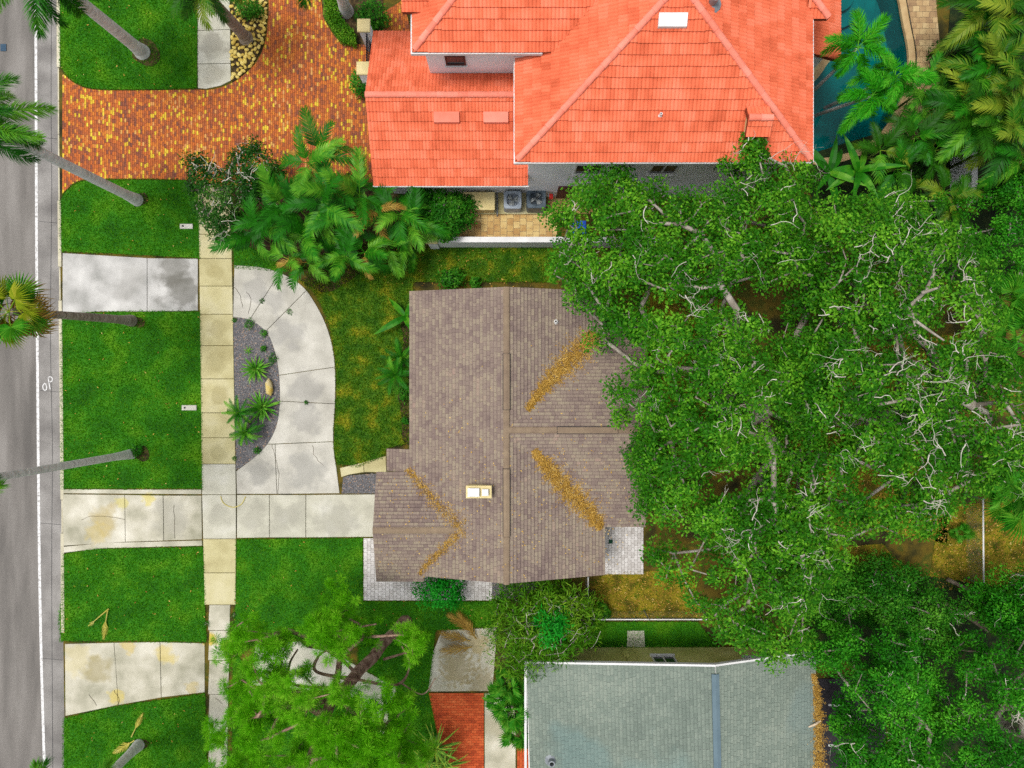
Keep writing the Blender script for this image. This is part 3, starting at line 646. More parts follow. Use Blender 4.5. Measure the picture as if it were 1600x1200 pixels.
def vent(a, b, w=.125):
    mb = MB(); a = Vector(a); b = Vector(b); d = (b - a).normalized(); s = d.cross(Vector((0, 0, 1))) * w; q = [(0, 0)] 
    top = .085
    vs = [a - s, a + s, b + s, b - s]; vs = [Vector((p.x, p.y, p.z + .005)) for p in vs] + [Vector((p.x, p.y, p.z + top - .03)) for p in vs]
    m0 = (a.x, a.y, a.z + top); m1 = (b.x, b.y, b.z + top)
    mb.add(vs + [m0, m1], [(0, 1, 5, 4), (2, 3, 7, 6), (1, 2, 6, 5), (3, 0, 4, 7), (4, 5, 8), (6, 7, 9), (5, 6, 9, 8), (7, 4, 8, 9)]); return mb
for y0, y1 in ((553, 640), (733, 838)): vent((XM, P(0, y0, 4.15).y, zr + .04), (XM, P(0, y1, 4.15).y, zr + .04)).obj('ridge_vent', M_cap, roofA)
VA = [((XM, P(0, a, 4.15).y), (XM, P(0, b, 4.15).y)) for a, b in ((553, 640), (733, 838))] + [((P(871, 0, 4.15).x, -1.85), (P(965, 0, 4.15).x, -1.85))]
for (xa, ya), (xb, yb) in VA:
    mb = MB(); w_ = .15; v_ = xa == xb
    mb.box(min(xa, xb) - (w_ if v_ else .02), min(ya, yb) - (.02 if v_ else w_), zr - .02, max(xa, xb) + (w_ if v_ else .02), max(ya, yb) + (.02 if v_ else w_), zr + .045); mb.obj('vent_base', M_dark, roofA)  # dark box slightly wider than the vent, seen as its dark outline
vent((P(871, 0, 4.15).x, -1.85, zr + .04), (P(965, 0, 4.15).x, -1.85, zr + .04)).obj('ridge_vent', M_cap, roofA)
wall_obj(A, [(rect(-3.85, -7.55, 3.45, 3.45), 2.72), (rect(3.45, -5.55, 5.2, 1.85), 2.74), (rect(-5.3, -7.85, -3.85, -4.1), 2.7)], M_beige)
for pts, d in ((((-3.85, 3.45, 2.7), (3.45, 3.45, 2.7), (-.2, 3.45, 3.85)), (0, -.15, 0)), (((3.45, -7.55, 2.7), (-3.85, -7.55, 2.7), (-.2, -7.55, 3.85)), (0, .15, 0)), (((5.2, 1.85, 2.7), (5.2, -5.55, 2.7), (5.2, -1.85, 3.85)), (-.15, 0, 0)), (((-5.3, -7.85, 2.66), (-5.3, -4.1, 2.66), (-5.3, -5.98, 3.3)), (.15, 0, 0))): tri_wall(A, pts, d, M_beige)
def zA(x, y):
    z = zr - .3177 * abs(x - XM)
    if x > XM: z = max(z, zr - .315 * abs(y + 1.85)) if -5.98 < y < 2.28 else z
    if x < -1.8 and -8.27 < y < -3.7: z = max(z, 3.56 - .3333 * abs(y + 5.98))
    return z
def onA(px, py):
    z = 3.5
    for _ in range(4): q = P(px, py, z); z = zA(q.x, q.y)
    return P(px, py, z)
ch = MB(); c0 = P(748, 769, 4.5); w, h = 1.02, .5
zb = zA(c0.x - .5, c0.y) - .1
ch.box(c0.x - w / 2 + .05, c0.y - h / 2 + .05, zb, c0.x + w / 2 - .05, c0.y + h / 2 - .05, 4.35)
cho = ch.obj('chimney', M_cream, A); mb = MB(); mb.bevprism(rect(c0.x - w / 2, c0.y - h / 2, c0.x + w / 2, c0.y + h / 2), 4.35, 4.47, .03); mb.obj('chimney_cap', M_cream, cho)
for dx, sx, sy in ((-.2, .46, .34), (.26, .26, .26)):
    mb = MB(); mb.box(c0.x + dx - sx / 2 + .05, c0.y - sy / 2 + .05, 4.47, c0.x + dx + sx / 2 - .05, c0.y + sy / 2 - .05, 4.55); mb.bevprism(rect(c0.x + dx - sx / 2, c0.y - sy / 2, c0.x + dx + sx / 2, c0.y + sy / 2), 4.551, 4.64, .03); mb.obj('flue_cover', M_white, cho)
def pipe(parent, q, r=.06, h=.3, m=M_white, nm='vent_pipe'):
    mb = MB(); k = 12; ring = lambda rr, z: [(q.x + rr * math.cos(6.2832 * i / k), q.y + rr * math.sin(6.2832 * i / k), z) for i in range(k)]
    vs = ring(r * 2.4, q.z - .04) + ring(r * 1.1, q.z + .06) + ring(r, q.z + .07) + ring(r, q.z + h) + ring(r * .7, q.z + h) + ring(r * .7, q.z + .1)
    fs = [(a * k + i, a * k + (i + 1) % k, (a + 1) * k + (i + 1) % k, (a + 1) * k + i) for a in range(5) for i in range(k)]; mb.add(vs, fs); return mb.obj(nm, m, parent)
pipe(A, onA(868, 503)); 
def litter(name, label, strips, n, zf, mound=.12, ls=.055, thing=True):
    """drifts of fallen leaves: polyline in pixels with half widths"""
    C_ = []; Nn = []
    for pts, share in strips:
        pts = curve(pts, 6); seg = [math.hypot(pts[i + 1][0] - pts[i][0], pts[i + 1][1] - pts[i][1]) for i in range(len(pts) - 1)]
        cum = np.cumsum(seg)
        for _ in range(int(n * share)):
            r = random.random() * cum[-1]; i = int(np.searchsorted(cum, r)); t = 1 - (cum[i] - r) / seg[i]
            a, b = pts[i], pts[i + 1]; w_ = a[2] + (b[2] - a[2]) * t; d = ((b[0] - a[0]) / seg[i], (b[1] - a[1]) / seg[i])
            s = random.gauss(0, .6); s = max(-1.3, min(1.3, s)); s *= (.75 + .25 * math.sin(r * .31) + .2 * math.sin(r * .93 + 1) + .12 * math.sin(r * 2.1))
            if random.random() > .68 + .25 * math.sin(r * .55 + s * 3) + .2 * math.sin(r * .23 + 2 - s * 5): continue
            q = zf(a[0] + (b[0] - a[0]) * t - d[1] * s * w_, a[1] + (b[1] - a[1]) * t + d[0] * s * w_)
            C_.append((q.x, q.y, q.z + .03 + random.random() * mound * max(0, 1 - abs(s)))) 
    C_ = np.array(C_); me = leaf_mesh(name, C_, rng.normal(0, .5, C_.shape) + np.array([0, 0, 1.0]), ls, .42, M_litter); return link(name, me, kind='stuff', label=label, cat='leaf litter')
def leaf_mesh(name, c, nrm, length, wr, material, tint=None, axis=None, lv=.35, v0=None):
    n = len(c); nrm = nrm / (np.linalg.norm(nrm, axis=1, keepdims=True) + 1e-9)
    a = rng.normal(0, 1, (n, 3)) if axis is None else axis
    a = a - nrm * np.sum(a * nrm, 1, keepdims=True); a /= np.linalg.norm(a, axis=1, keepdims=True) + 1e-9
    s = np.cross(nrm, a); L = (length * rng.uniform(1 - lv, 1 + lv, n))[:, None]
    V = np.stack([c, c + a * L * .5 + s * L * wr * .5 - nrm * L * .06, c + a * L, c + a * L * .5 - s * L * wr * .5 - nrm * L * .06], 1)
    if tint is None: tint = rng.uniform(0, 1, n)
    return np_mesh(name, V.reshape(-1, 3), np.arange(n * 4).reshape(n, 4), tint, material)
litter('leaf_litter', 'golden leaf drift in the upper east valley of the brown roof', [([(824, 640, 4), (850, 605, 12), (880, 573, 21), (905, 548, 23), (930, 522, 16)], 1)], 20000, onA)
litter('leaf_litter', 'golden leaf drift in the lower east valley of the brown roof', [([(834, 704, 5), (862, 738, 17), (895, 774, 21), (922, 800, 17), (938, 826, 11)], 1)], 20000, onA)
litter('leaf_litter', 'thin tan leaf drift where the front gable meets the brown roof', [([(636, 732, 5), (662, 762, 11), (690, 795, 14), (722, 824, 18)], .55), ([(722, 826, 12), (695, 855, 10), (668, 880, 8), (656, 897, 4)], .45)], 5600, onA, .06)

# ---- orange tiled two-storey house
B = empty('tiled_house', (3, 14, 0), 'two-storey white house with orange clay tile roof', 'house')
C8 = (5.62, 13.4, 8.8)
FB = [([(-5.75, 8.26, 3.1), (.66, 8.26, 3.1), (.66, 11.34, 4.7), (-5.75, 11.34, 4.7)], 1),
      ([(-3.26, 14.6, 3.1), (-5.75, 14.6, 3.1), (-5.75, 11.34, 4.7), (.66, 11.34, 4.7), (.66, 12.4, 4.18), (-3.26, 12.4, 4.18)], 0),
      ([(.14, 8.25, 6.2), (11.1, 8.25, 6.2), C8], 1),
      ([(.14, 12.05, 6.2), (.14, 8.25, 6.2), C8, (5.62, 16.12, 8.8), (1.5, 12.0, 6.845)], 1),
      ([(11.1, 8.25, 6.2), (11.1, 19, 6.2), (5.62, 19, 8.8), C8], 0),
      ([(-3.58, 12.0, 6.85), (1.51, 12.0, 6.85), (5.0, 15.5, 8.5), (-.08, 15.5, 8.5)], 1),
      ([(-3.58, 19, 6.85), (-3.58, 12.0, 6.85), (-.08, 15.5, 8.5), (-.08, 19, 8.5)], 0),
      ([(-3.95, 13.35, 7.0), (-2.85, 13.35, 7.0), (-2.45, 14.6, 7.6), (-3.95, 14.6, 7.6)], 0),
      ([(13.6, 13.4, 3.1), (13.6, 19, 3.1), (10.6, 19, 4.5), (10.6, 13.4, 4.5)], 0),
      ([(11.75, 13.56, 6.15), (11.75, 19, 6.15), (10.9, 19, 6.55), (10.9, 14.3, 6.55)], 0),
      ([(10.9, 13.56, 6.15), (11.75, 13.56, 6.15), (10.9, 14.3, 6.55)], 0),
      ([(8.35, 8.85, 7.1), (9.2, 8.85, 7.1), (9.2, 9.4, 7.42), (8.35, 9.4, 7.42)], 0),
      ([(9.2, 9.85, 7.14), (8.35, 9.85, 7.14), (8.35, 9.4, 7.42), (9.2, 9.4, 7.42)], 0)]
mb = MB()
for f, _ in FB: deck(mb, f, .16)
roofB = mb.obj('roof', M_under, B)
mb = MB()
for f, pk in FB: tile_face(mb, f, pk)
def vis(m):
    q = m.translation; k = CAM_H * GS / (CAM_H - q.z); px, py = 800 + q.x * k, 600 - q.y * k
    bad = (px > 850 and py > 205) or py < 8 or px < 580 or (px > 1090 and py > 170)
    return (-1e6 if bad else 0) + k
tiles_full.sort(key=lambda mt: -vis(mt[0]))
for m, t in tiles_full[:290]: link('roof_tile', TILE_ME, roofB, m)
tv = [Vector(v.co) for v in TILE_ME.vertices]; tf = [tuple(p.vertices) for p in TILE_ME.polygons]
for m, t in tiles_full[290:]: mb.add([m @ v for v in tv], tf, t)
mb.obj('roof_tile', M_tile, roofB, kind='stuff', smooth=False)
capB = cap_mesh('ridge_tile', .44, .13, .1, M_tcap)
for a, b in (((-5.75, 11.34, 4.72), (.3, 11.34, 4.72)), ((.2, 8.3, 6.24), C8), ((11.04, 8.31, 6.24), C8), (C8, (5.62, 19, 8.8)), ((-3.52, 12.06, 6.9), (-.08, 15.5, 8.5)), ((8.35, 9.4, 7.44), (9.2, 9.4, 7.44)), ((11.72, 13.6, 6.2), (10.9, 14.3, 6.58))): along(capB, 'ridge_tile', a, b, .38, roofB, .01, .012)
wall_obj(B, [(rect(.65, 8.6, 10.6, 19), 6.1), (rect(-3.26, 12.4, .65, 19), 6.75), (rect(-5.4, 8.75, .65, 14.2), 3.0), (rect(10.6, 13.8, 13.2, 19), 3.0)], M_stucco)
tri_wall(B, ((-5.4, 8.75, 2.98), (-5.4, 14.2, 2.98), (-5.4, 11.34, 4.45)), (.15, 0, 0), M_stucco)
mb = MB()
for (x0, y0, x1, y1, z) in ((.06, 8.17, 11.16, 8.22, 6.1), (.06, 8.22, .11, 12.0, 6.1), (11.13, 8.22, 11.18, 13.5, 6.1), (-3.66, 11.92, 1.1, 11.97, 6.75), (-3.66, 11.97, -3.61, 19, 6.75), (-5.8, 8.18, .7, 8.23, 3.0)): mb.box(x0, y0, z - .04, x1, y1, z + .1)
mb.obj('gutter', M_fascia, B)
mb = MB(); mb.box(8.42, 8.95, 6.2, 9.12, 9.78, 7.08); mb.obj('chimney', M_cream, B)
window(B, -2.55, -1.78, 12.4, 5.0, 5.75, -1, M_brown, bars=0)
window(B, 2.5, 3.6, 8.6, 3.6, 4.8, -1); window(B, 5.5, 6.6, 8.6, 3.6, 4.8, -1)
mb = MB(); mb.box(2.02, 8.52, .05, 2.95, 8.595, 1.75); mb.box(2.1, 8.5, .15, 2.45, 8.518, 1.65); mb.box(2.52, 8.5, .15, 2.87, 8.518, 1.65); mb.obj('door', M_brown, B)
for (xa, xb, ya, yb, zz) in ((677, 717, 173, 188, 4.5), (755, 794, 173, 188, 4.5)):
    a = P(xa, yb, 4.6); b = P(xb, ya, 4.6); z0 = 3.1 + (a.y - 8.26) * .5195
    mb = MB(); mb.add([(a.x, a.y, z0 - .02), (b.x, a.y, z0 - .02), (b.x, b.y, z0 + .2), (a.x, b.y, z0 + .2), (a.x, a.y, z0 + .2), (b.x, a.y, z0 + .2), (b.x, b.y, z0 + .32), (a.x, b.y, z0 + .32)], [(4, 5, 6, 7), (0, 1, 5, 4), (1, 2, 6, 5), (2, 3, 7, 6), (3, 0, 4, 7)]); mb.obj('roof_vent', M_tcap, roofB)
a = P(1030, 38, 8.5); b = P(1075, 20, 8.5); z0 = 6.2 + (a.y - 8.25) * .505
mb = MB(); mb.add([(a.x, a.y, z0), (b.x, a.y, z0), (b.x, b.y, z0 + .15), (a.x, b.y, z0 + .15), (a.x, a.y, z0 + .2), (b.x, a.y, z0 + .2), (b.x, b.y, z0 + .36), (a.x, b.y, z0 + .36)], [(4, 5, 6, 7), (0, 1, 5, 4), (1, 2, 6, 5), (2, 3, 7, 6), (3, 0, 4, 7)]); mb.obj('skylight', M_white, roofB)
q = P(1112, 6, 8.2); q.z = 6.2 + (11.1 - q.x) * .474; pipe(roofB, q, .14, .45, M_metal)
q = P(1034, 176, 7.2); q.z = 6.2 + (q.y - 8.25) * .505; pipe(roofB, q, .05, .2)

# ---- grey-roofed neighbour
D = empty('yellow_house', (7, -15, 0), 'pale yellow house with grey-blue shingle roof at the bottom edge', 'house')
l0 = P(823, 1036, 3.0); r0 = P(1117, 1041, 3.9); e0 = P(1274, 1019, 2.5)
FD = [[(l0.x, l0.y, 3.0), (l0.x + .25, -26, 3.0), (r0.x + .3, -26, 3.9), (r0.x, r0.y, 3.9)], [(e0.x + .0, -26, 2.5), (e0.x, e0.y, 2.5), (r0.x, r0.y, 3.9), (r0.x + .3, -26, 3.9)]]
mb = MB()
for f in FD: deck(mb, f, .2)
roofD = mb.obj('roof', M_fascia, D)
mb = MB()
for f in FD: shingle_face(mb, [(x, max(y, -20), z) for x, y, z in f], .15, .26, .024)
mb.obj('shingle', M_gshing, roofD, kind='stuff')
mb = MB()
mb.add([(l0.x - .09, l0.y + .08, 2.86), (r0.x, r0.y + .08, 3.76), (e0.x, e0.y + .08, 2.36), (e0.x, e0.y + .08, 2.54), (r0.x, r0.y + .08, 3.95), (l0.x - .09, l0.y + .08, 3.05), (l0.x - .09, l0.y - .0, 3.05), (r0.x, r0.y, 3.95), (e0.x, e0.y, 2.54)], [(0, 1, 4, 5), (1, 2, 3, 4), (5, 4, 7, 6), (4, 3, 8, 7)])
mb.box(l0.x - .1, -22, 2.86, l0.x - .001, l0.y - .003, 3.04); mb.obj('fascia', M_fascia, D)
vent((r0.x, P(0, 1054, 4).y, 3.92), (r0.x + .15, -18, 3.92), .15).obj('ridge_vent', M_bluevent, roofD)
wall_obj(D, [(rect(l0.x + .55, -24, e0.x - .6, -12.1), 2.4)], M_lime)
tri_wall(D, ((l0.x + .55, -12.1, 2.38), (e0.x - .6, -12.1, 2.38), (r0.x, -12.1, 3.6)), (0, -.15, 0), M_lime)
window(D, P(1020, 0, 1.5).x, P(1056, 0, 1.5).x, -12.1, 1.1, 2.1, 1); window(D, P(1163, 0, 1.5).x, P(1188, 0, 1.5).x, -12.1, 1.3, 2.1, 1); window(D, P(1232, 0, 1.5).x, P(1254, 0, 1.5).x, -12.1, .9, 1.9, 1)
mb = MB(); xx = P(972, 0).x; mb.tube([(xx, -12.04, 0), (xx, -12.04, 1.9)], .03); mb.tube([(xx + .5, -12.04, 0), (xx + .5, -12.04, 2.1)], .025); mb.box(xx - .12, -12.09, .7, xx + .12, -11.98, 1.2); mb.obj('meter_pipe', M_lime, D)
q = P(862, 1192, 3.3); q.z = 3.0 + (q.x - l0.x) * .11; pipe(roofD, q, .13, .3, M_metal)
def onD(px, py):
    q = P(px, py, 2.7); q.z = max(2.5, 3.9 - abs(q.x - r0.x) * (.11 if q.x < r0.x else .305)); return q
litter('leaf_litter', 'golden leaf strip along the right edge of the grey-blue roof', [([(1272, 1055, 4), (1279, 1090, 8), (1281, 1140, 11), (1281, 1215, 12)], 1)], 11000, onD, .1)
mb = MB(); q1 = onD(1264, 1137); q2 = onD(1284, 1128); mb.tube([q1 + Vector((0, 0, .06)), (q1 + q2) / 2 + Vector((0, 0, .12)), q2 + Vector((0, 0, .09))], [.03, .05, .03], 6)
mb.obj('dead_branch', mat('bleached_wood', [(0, C(190, 168, 140)), (1, C(220, 202, 178))], scale=5), label='short pale stick lying on the leaf strip of the grey-blue roof', cat='branch')
# ------------------------------------------------------------------ service yard, walls, gate, fences, small things
slabs('equipment_pad', [[(700, 296), (776, 296), (776, 336), (700, 336)], [(778, 296), (854, 296), (854, 336), (778, 336)]], M_walk, z=.16)
def ac(px, py, s, h, casing, fanc, label, rot):
    c = P(px, py, h + .17); t = empty('air_conditioner', (c.x, c.y, .17), label, 'air conditioner', 'air conditioners by the white wall')
    rr = .12; pl = []
    for qx, qy, a0 in ((1, 1, 0), (-1, 1, 90), (-1, -1, 180), (1, -1, 270)):
        for k in range(5): a = R(a0 + k * 22.5); pl.append((c.x + qx * (s / 2 - rr) + rr * math.cos(a), c.y + qy * (s / 2 - rr) + rr * math.sin(a)))
    n = len(pl); zt = .17 + h; ri = s * .37; inn = [(c.x + ri * math.cos(math.atan2(y - c.y, x - c.x)), c.y + ri * math.sin(math.atan2(y - c.y, x - c.x))) for x, y in pl]
    mb = MB(); mb.add([(x, y, .155) for x, y in pl] + [(x, y, zt - .03) for x, y in pl] + [(c.x + (x - c.x) * .96, c.y + (y - c.y) * .96, zt) for x, y in pl] + [(x, y, zt - .01) for x, y in inn] + [(x, y, zt - .2) for x, y in inn],
                      [(a * n + i, a * n + (i + 1) % n, (a + 1) * n + (i + 1) % n, (a + 1) * n + i) for a in range(4) for i in range(n)] + [tuple(range(4 * n, 5 * n))])
    mb.obj('casing', casing, t)
    mb = MB()
    for k in range(3):
        a = rot + k * 2.094; ca, sa = math.cos(a), math.sin(a); p = lambda u, v, z: (c.x + ca * u - sa * v, c.y + sa * u + ca * v, zt + z)
        mb.add([p(.05, -.05, -.12), p(ri * .9, -.14, -.15), p(ri * .9, .13, -.09), p(.05, .05, -.1)], [(0, 1, 2, 3)])
    mb.tube([(c.x, c.y, zt - .16), (c.x, c.y, zt - .06)], .07, 8); mb.obj('fan', fanc, t)
    mb = MB()
    for k in range(5): r_ = ri * (k + .9) / 5; mb.tube([(c.x + r_ * math.cos(a), c.y + r_ * math.sin(a), zt + .005) for a in np.linspace(0, 6.2832, 22)], .006, 4, cap=False)
    for k in range(4): a = k * math.pi / 4; mb.tube([(c.x - ri * math.cos(a), c.y - ri * math.sin(a), zt + .012), (c.x + ri * math.cos(a), c.y + ri * math.sin(a), zt + .012)], .006, 4)
    mb.obj('grille', M_dark, t)
M_fan = mat('fan_blade', [(0, C(150, 158, 160)), (1, C(190, 196, 196))], scale=5, rough=.4)
ac(801, 312, .8, .72, M_acg, M_fan, 'pale grey square air conditioner on the pad, nearer the cream box', .3)
ac(838, 310, .86, .86, M_acd, M_fan, 'taller dark grey air conditioner at the pad end nearest the oak', 1.2)
mb = MB(); a = P(722, 328, .9); b = P(773, 300, .9); t = empty('equipment_box', (a.x, a.y, .16), 'cream flat-lidded equipment box between the shrub and air conditioners', 'equipment box')
mb.box(a.x + .05, a.y + .05, .15, b.x - .05, b.y - .05, .82); mb.obj('body', M_cream, t); mb = MB(); mb.bevprism(rect(a.x, a.y, b.x, b.y), .825, .9, .02); mb.obj('lid', M_cream, t)
mb = MB(); xx = P(777, 0).x; mb.tube([(xx, 8.85, .2), (xx, 7.75, .2), (xx, 7.7, .05)], .035); mb.tube([(xx - .12, 8.85, .2), (xx - .12, 7.9, .2)], .025); mb.obj('pipe_run', M_metal, label='grey pipe crossing the cream pad beside the air conditioners', cat='pipe')
mb = MB(); q = P(861, 289, .8)
t = empty('hose_reel', (q.x, 8.45, .4), 'small red hose reel on the white house wall', 'hose reel')
mb.tube([(q.x - .08, 8.4, .8), (q.x + .08, 8.4, .8)], .13, 12); mb.obj('drum', mat('red_paint', [(0, C(160, 24, 24)), (1, C(196, 50, 44))], scale=5), t)
mb = MB(); mb.box(q.x - .12, 8.38, .75, q.x - .09, 8.6, .85); mb.box(q.x + .09, 8.38, .75, q.x + .12, 8.6, .85); mb.obj('bracket', M_metal, t)
# garden wall
gw = empty('garden_wall', (0, 6.36, 0), 'white rendered garden wall below the air conditioner yard', 'wall')
mb = MB(); mb.box(-3.3, 6.27, -.1, 6.5, 6.47, 1.25); mb.obj('wall', M_stucco, gw); mb = MB(); mb.box(-3.32, 6.25, 1.25, 6.5, 6.49, 1.3); mb.obj('coping', M_fascia, gw)
mb = MB(); mb.box(-3.72, 6.2, -.1, -3.32, 6.6, 1.42); pl = mb.obj('pillar', M_stucco, gw); mb = MB(); mb.bevprism(rect(-3.78, 6.14, -3.27, 6.66), 1.42, 1.5, .02); mb.obj('pillar_cap', M_cream, pl)
# gate pillars and gate
M_iron = mat('black_iron', [(0, C(18, 20, 30)), (1, C(40, 42, 58))], scale=6, rough=.5)
def pillar(px, py, label):
    c = P(px, py, 2.0); t = empty('gate_pillar', (c.x, c.y, 0), label, 'pillar', 'pillars of the iron gate')
    mb = MB(); mb.box(c.x - .22, c.y - .22, -.1, c.x + .22, c.y + .22, 1.9); mb.obj('shaft', M_stucco, t); mb = MB(); mb.bevprism(rect(c.x - .28, c.y - .28, c.x + .28, c.y + .28), 1.9, 2.0, .03); mb.obj('cap', M_cream, t); return c
g1 = pillar(568, 39, 'cream-capped pillar beside the round dark shrub at the iron gate'); g2 = pillar(567, 106, 'cream-capped pillar at the tiled roof edge, above the small bush')
t = empty('iron_gate', (g1.x + .05, (g1.y + g2.y) / 2, 0), 'black iron gate between two cream-capped pillars', 'gate')
mb = MB(); ya, yb = g2.y + .24, g1.y - .24; gx = g1.x + .08
mb.tube([(gx, ya, 1.7), (gx, yb, 1.7)], .03); mb.tube([(gx, ya, .15), (gx, yb, .15)], .03); mb.obj('rail', M_iron, t)
bar = MB(); bar.tube([(0, 0, .1), (0, 0, 1.8)], .016, 5); bar.tube([(0, 0, 1.8), (0, 0, 1.9)], [.03, .003], 5); bme = bar.mesh('bar', M_iron)
for k in range(12): link('bar', bme, t, Matrix.Translation((gx, ya + (yb - ya) * (k + .5) / 12, 0)))
mb = MB(); mb.box(gx - .01, ya, .15, gx + .01, yb, 1.1); mb.obj('panel', M_iron, t)
# wire fence of the side yard
def wire_fence(label, pts, h=1.2, rail=M_white, rr=.028):
    c = pts[0]; t = empty('wire_fence', (c[0], c[1], 0), label, 'fence')
    for (a, b) in zip(pts[:-1], pts[1:]):
        a = Vector((*a, 0)); b = Vector((*b, 0)); L = (b - a).length; n = max(1, int(L / 2.2))
        mb = MB(); mb.tube([a + Vector((0, 0, h)), b + Vector((0, 0, h))], rr); mb.obj('top_rail', rail, t)
        mb = MB(); m = int(L / .12)
        for k in range(m):
            p = a.lerp(b, k / m); q = a.lerp(b, min(1, (k + 6) / m)); mb.tube([p + Vector((0, 0, .05)), q + Vector((0, 0, h - .02))], .003, 3, cap=False); mb.tube([p + Vector((0, 0, h - .02)), q + Vector((0, 0, .05))], .003, 3, cap=False)
        mb.obj('wire_mesh', M_metal, t)
        for k in range(n + 1): p = a.lerp(b, k / n); mb = MB(); mb.tube([p + Vector((0, 0, -.1)), p + Vector((0, 0, h + .05))], rr * 1.1); mb.obj('post', M_metal, t)
wire_fence('wire fence with pale rail south of the brown-roofed house', [tuple(P(919, 902, 1.2)[:2]), tuple(P(919, 968, 1.2)[:2]), tuple(P(1110, 968, 1.2)[:2])])
wire_fence('pale-railed wire fence through the straw-coloured back corner', [tuple(P(1536, 780, 1.2)[:2]), tuple(P(1537, 915, 1.2)[:2])], rr=.035)
bw = empty('boundary_wall', tuple(P(1522, 280, 0)), 'white wall glimpsed between the right-hand palms', 'wall')
mb = MB(); a = P(1518, 300, 1.5); mb.box(a.x, a.y - .4, -.1, a.x + .2, a.y + 2.2, 1.5); mb.obj('wall', M_stucco, bw); mb = MB(); mb.box(a.x - .03, a.y - .42, 1.5, a.x + .23, a.y + 2.22, 1.56); mb.obj('coping', M_fascia, bw)
# meter covers
def cover(px, py, w, h, label):
    a = P(px - w / 2, py + h / 2); b = P(px + w / 2, py - h / 2); t = empty('meter_cover', (a.x, a.y, 0), label, 'meter cover', 'meter covers in the verge')
    mb = MB(); mb.bevprism(rect(a.x, a.y, b.x, b.y), -.05, .085, .03); mb.obj('lid', M_conc, t); mb = MB(); mb.box(a.x + .1, a.y + .08, .08, a.x + .19, a.y + .16, .09); mb.obj('reader', M_dark, t)
cover(296.5, 637, 23, 8, 'white meter cover in the large square verge lawn'); cover(292, 354, 20, 7.5, 'white meter cover in the verge lawn under the brick driveway')
q = P(954, 846); mb = MB(); mb.box(q.x - .09, q.y - .09, .0, q.x + .09, q.y + .09, .05); mb.box(q.x - .06, q.y - .06, .05, q.x + .06, q.y + .06, .055)
mb.obj('drain_cover', mat('green_plastic', [(0, C(20, 60, 44)), (1, C(34, 84, 60))], scale=9), label='tiny green drain cover set in the pale east patio', cat='drain cover')
mb = MB(); mb.tube(G_ := [(*P(x, y), ) for x, y in curve([(345, 775), (349, 785), (358, 791), (368, 792), (378, 787), (384, 776)], 6)], .02, 5); mb.v = [(x, y, z + .03) for x, y, z in mb.v]
mb.obj('garden_hose', mat('yellow_hose', [(0, C(190, 176, 90)), (1, C(206, 192, 110))], scale=5), label='yellow hose curving over the sidewalk joint by the driveway', cat='hose')
# blue bin under the oak
q = P(904, 357, .9); t = empty('blue_bin', (q.x, q.y, .03), 'bright blue bin half hidden by oak leaves behind the garden wall', 'bin'); M_blue = mat('blue_plastic', [(0, C(14, 70, 190)), (1, C(24, 96, 220))], scale=5, rough=.5)
mb = MB(); mb.add([(q.x + sx * s, q.y + sy * s, z) for s, z in ((.24, .03), (.3, .9)) for sx, sy in ((-1, -1), (1, -1), (1, 1), (-1, 1))], [(i, (i + 1) % 4, 4 + (i + 1) % 4, 4 + i) for i in range(4)] + [(3, 2, 1, 0)]); mb.obj('body', M_blue, t); mb = MB(); mb.bevprism(rect(q.x - .33, q.y - .33, q.x + .33, q.y + .33), .9, .97, .02); mb.obj('lid', M_blue, t)
# boulder in the gravel island
t = P(422, 605); me = rock_mesh(77); me.materials.append(mat('boulder', [(0, C(196, 160, 40)), (.5, C(206, 184, 110)), (1, C(200, 190, 170))], scale=2.5, bump=.4))
link('boulder', me, None, Matrix.Translation((t.x, t.y, .12)) @ Matrix.Rotation(R(8), 4, 'Z') @ Matrix.Diagonal((.42, 1.0, .5, 1)), 'long yellow and grey boulder between the two spiky rosettes', 'boulder')
# boundary logs and dead wood
M_log = mat('grey_log', [(0, C(96, 84, 70)), (1, C(150, 136, 118))], scale=4, stretch=(1, 1, 1), bump=.6, bscale=30)
def log(label, pts, r):
    mb = MB(); v = [(*P(x, y, z)[:2], z) for x, y, z in pts]; mb.tube(curve(v, 4), list(np.linspace(r, r * .6, (len(v) - 1) * 4 + 1)), 8); mb.obj('fallen_log', M_log, label=label, cat='log', smooth=True)
log('thick grey fallen trunk at the corner of the back garden', [(1412, 908, .15), (1450, 935, .3), (1500, 955, .6), (1545, 985, .9)], .2)
log('thin pale log above the thick fallen trunk', [(1480, 905, .12), (1510, 920, .14), (1525, 930, .18)], .1)
log('bleached pole lying beside the dark leafy crowns', [(1486, 1010, .2), (1520, 1018, .3), (1550, 1014, .4)], .05)
# ------------------------------------------------------------------ vegetation
def foliage(name, dark, mid, hi, scale=.6, trans=.3, tint=.62, rough=.6, rnd=0, spec=.12):
    return mat(name, [(0, dark), (.5, mid), (1, hi)], scale=scale, detail=4, tint=tint, rnd=rnd, rough=rough, trans=trans, spec=spec)
M_oak = foliage('oak_leaf', C(16, 62, 3), C(50, 122, 10), C(134, 200, 48), tint=.75)
M_fic = foliage('ficus_leaf', C(12, 66, 4), C(40, 128, 12), C(112, 204, 48))
M_pine = foliage('pine_needle', C(56, 138, 4), C(116, 202, 20), C(188, 236, 76), trans=.5)
M_shr = foliage('shrub_leaf', C(16, 72, 8), C(42, 118, 16), C(108, 176, 50))
M_dshr = foliage('dark_glossy_leaf', C(10, 48, 6), C(28, 84, 14), C(92, 140, 50), rough=.45)
M_lime_l = foliage('light_leaf', C(30, 88, 4), C(76, 138, 14), C(146, 184, 50))
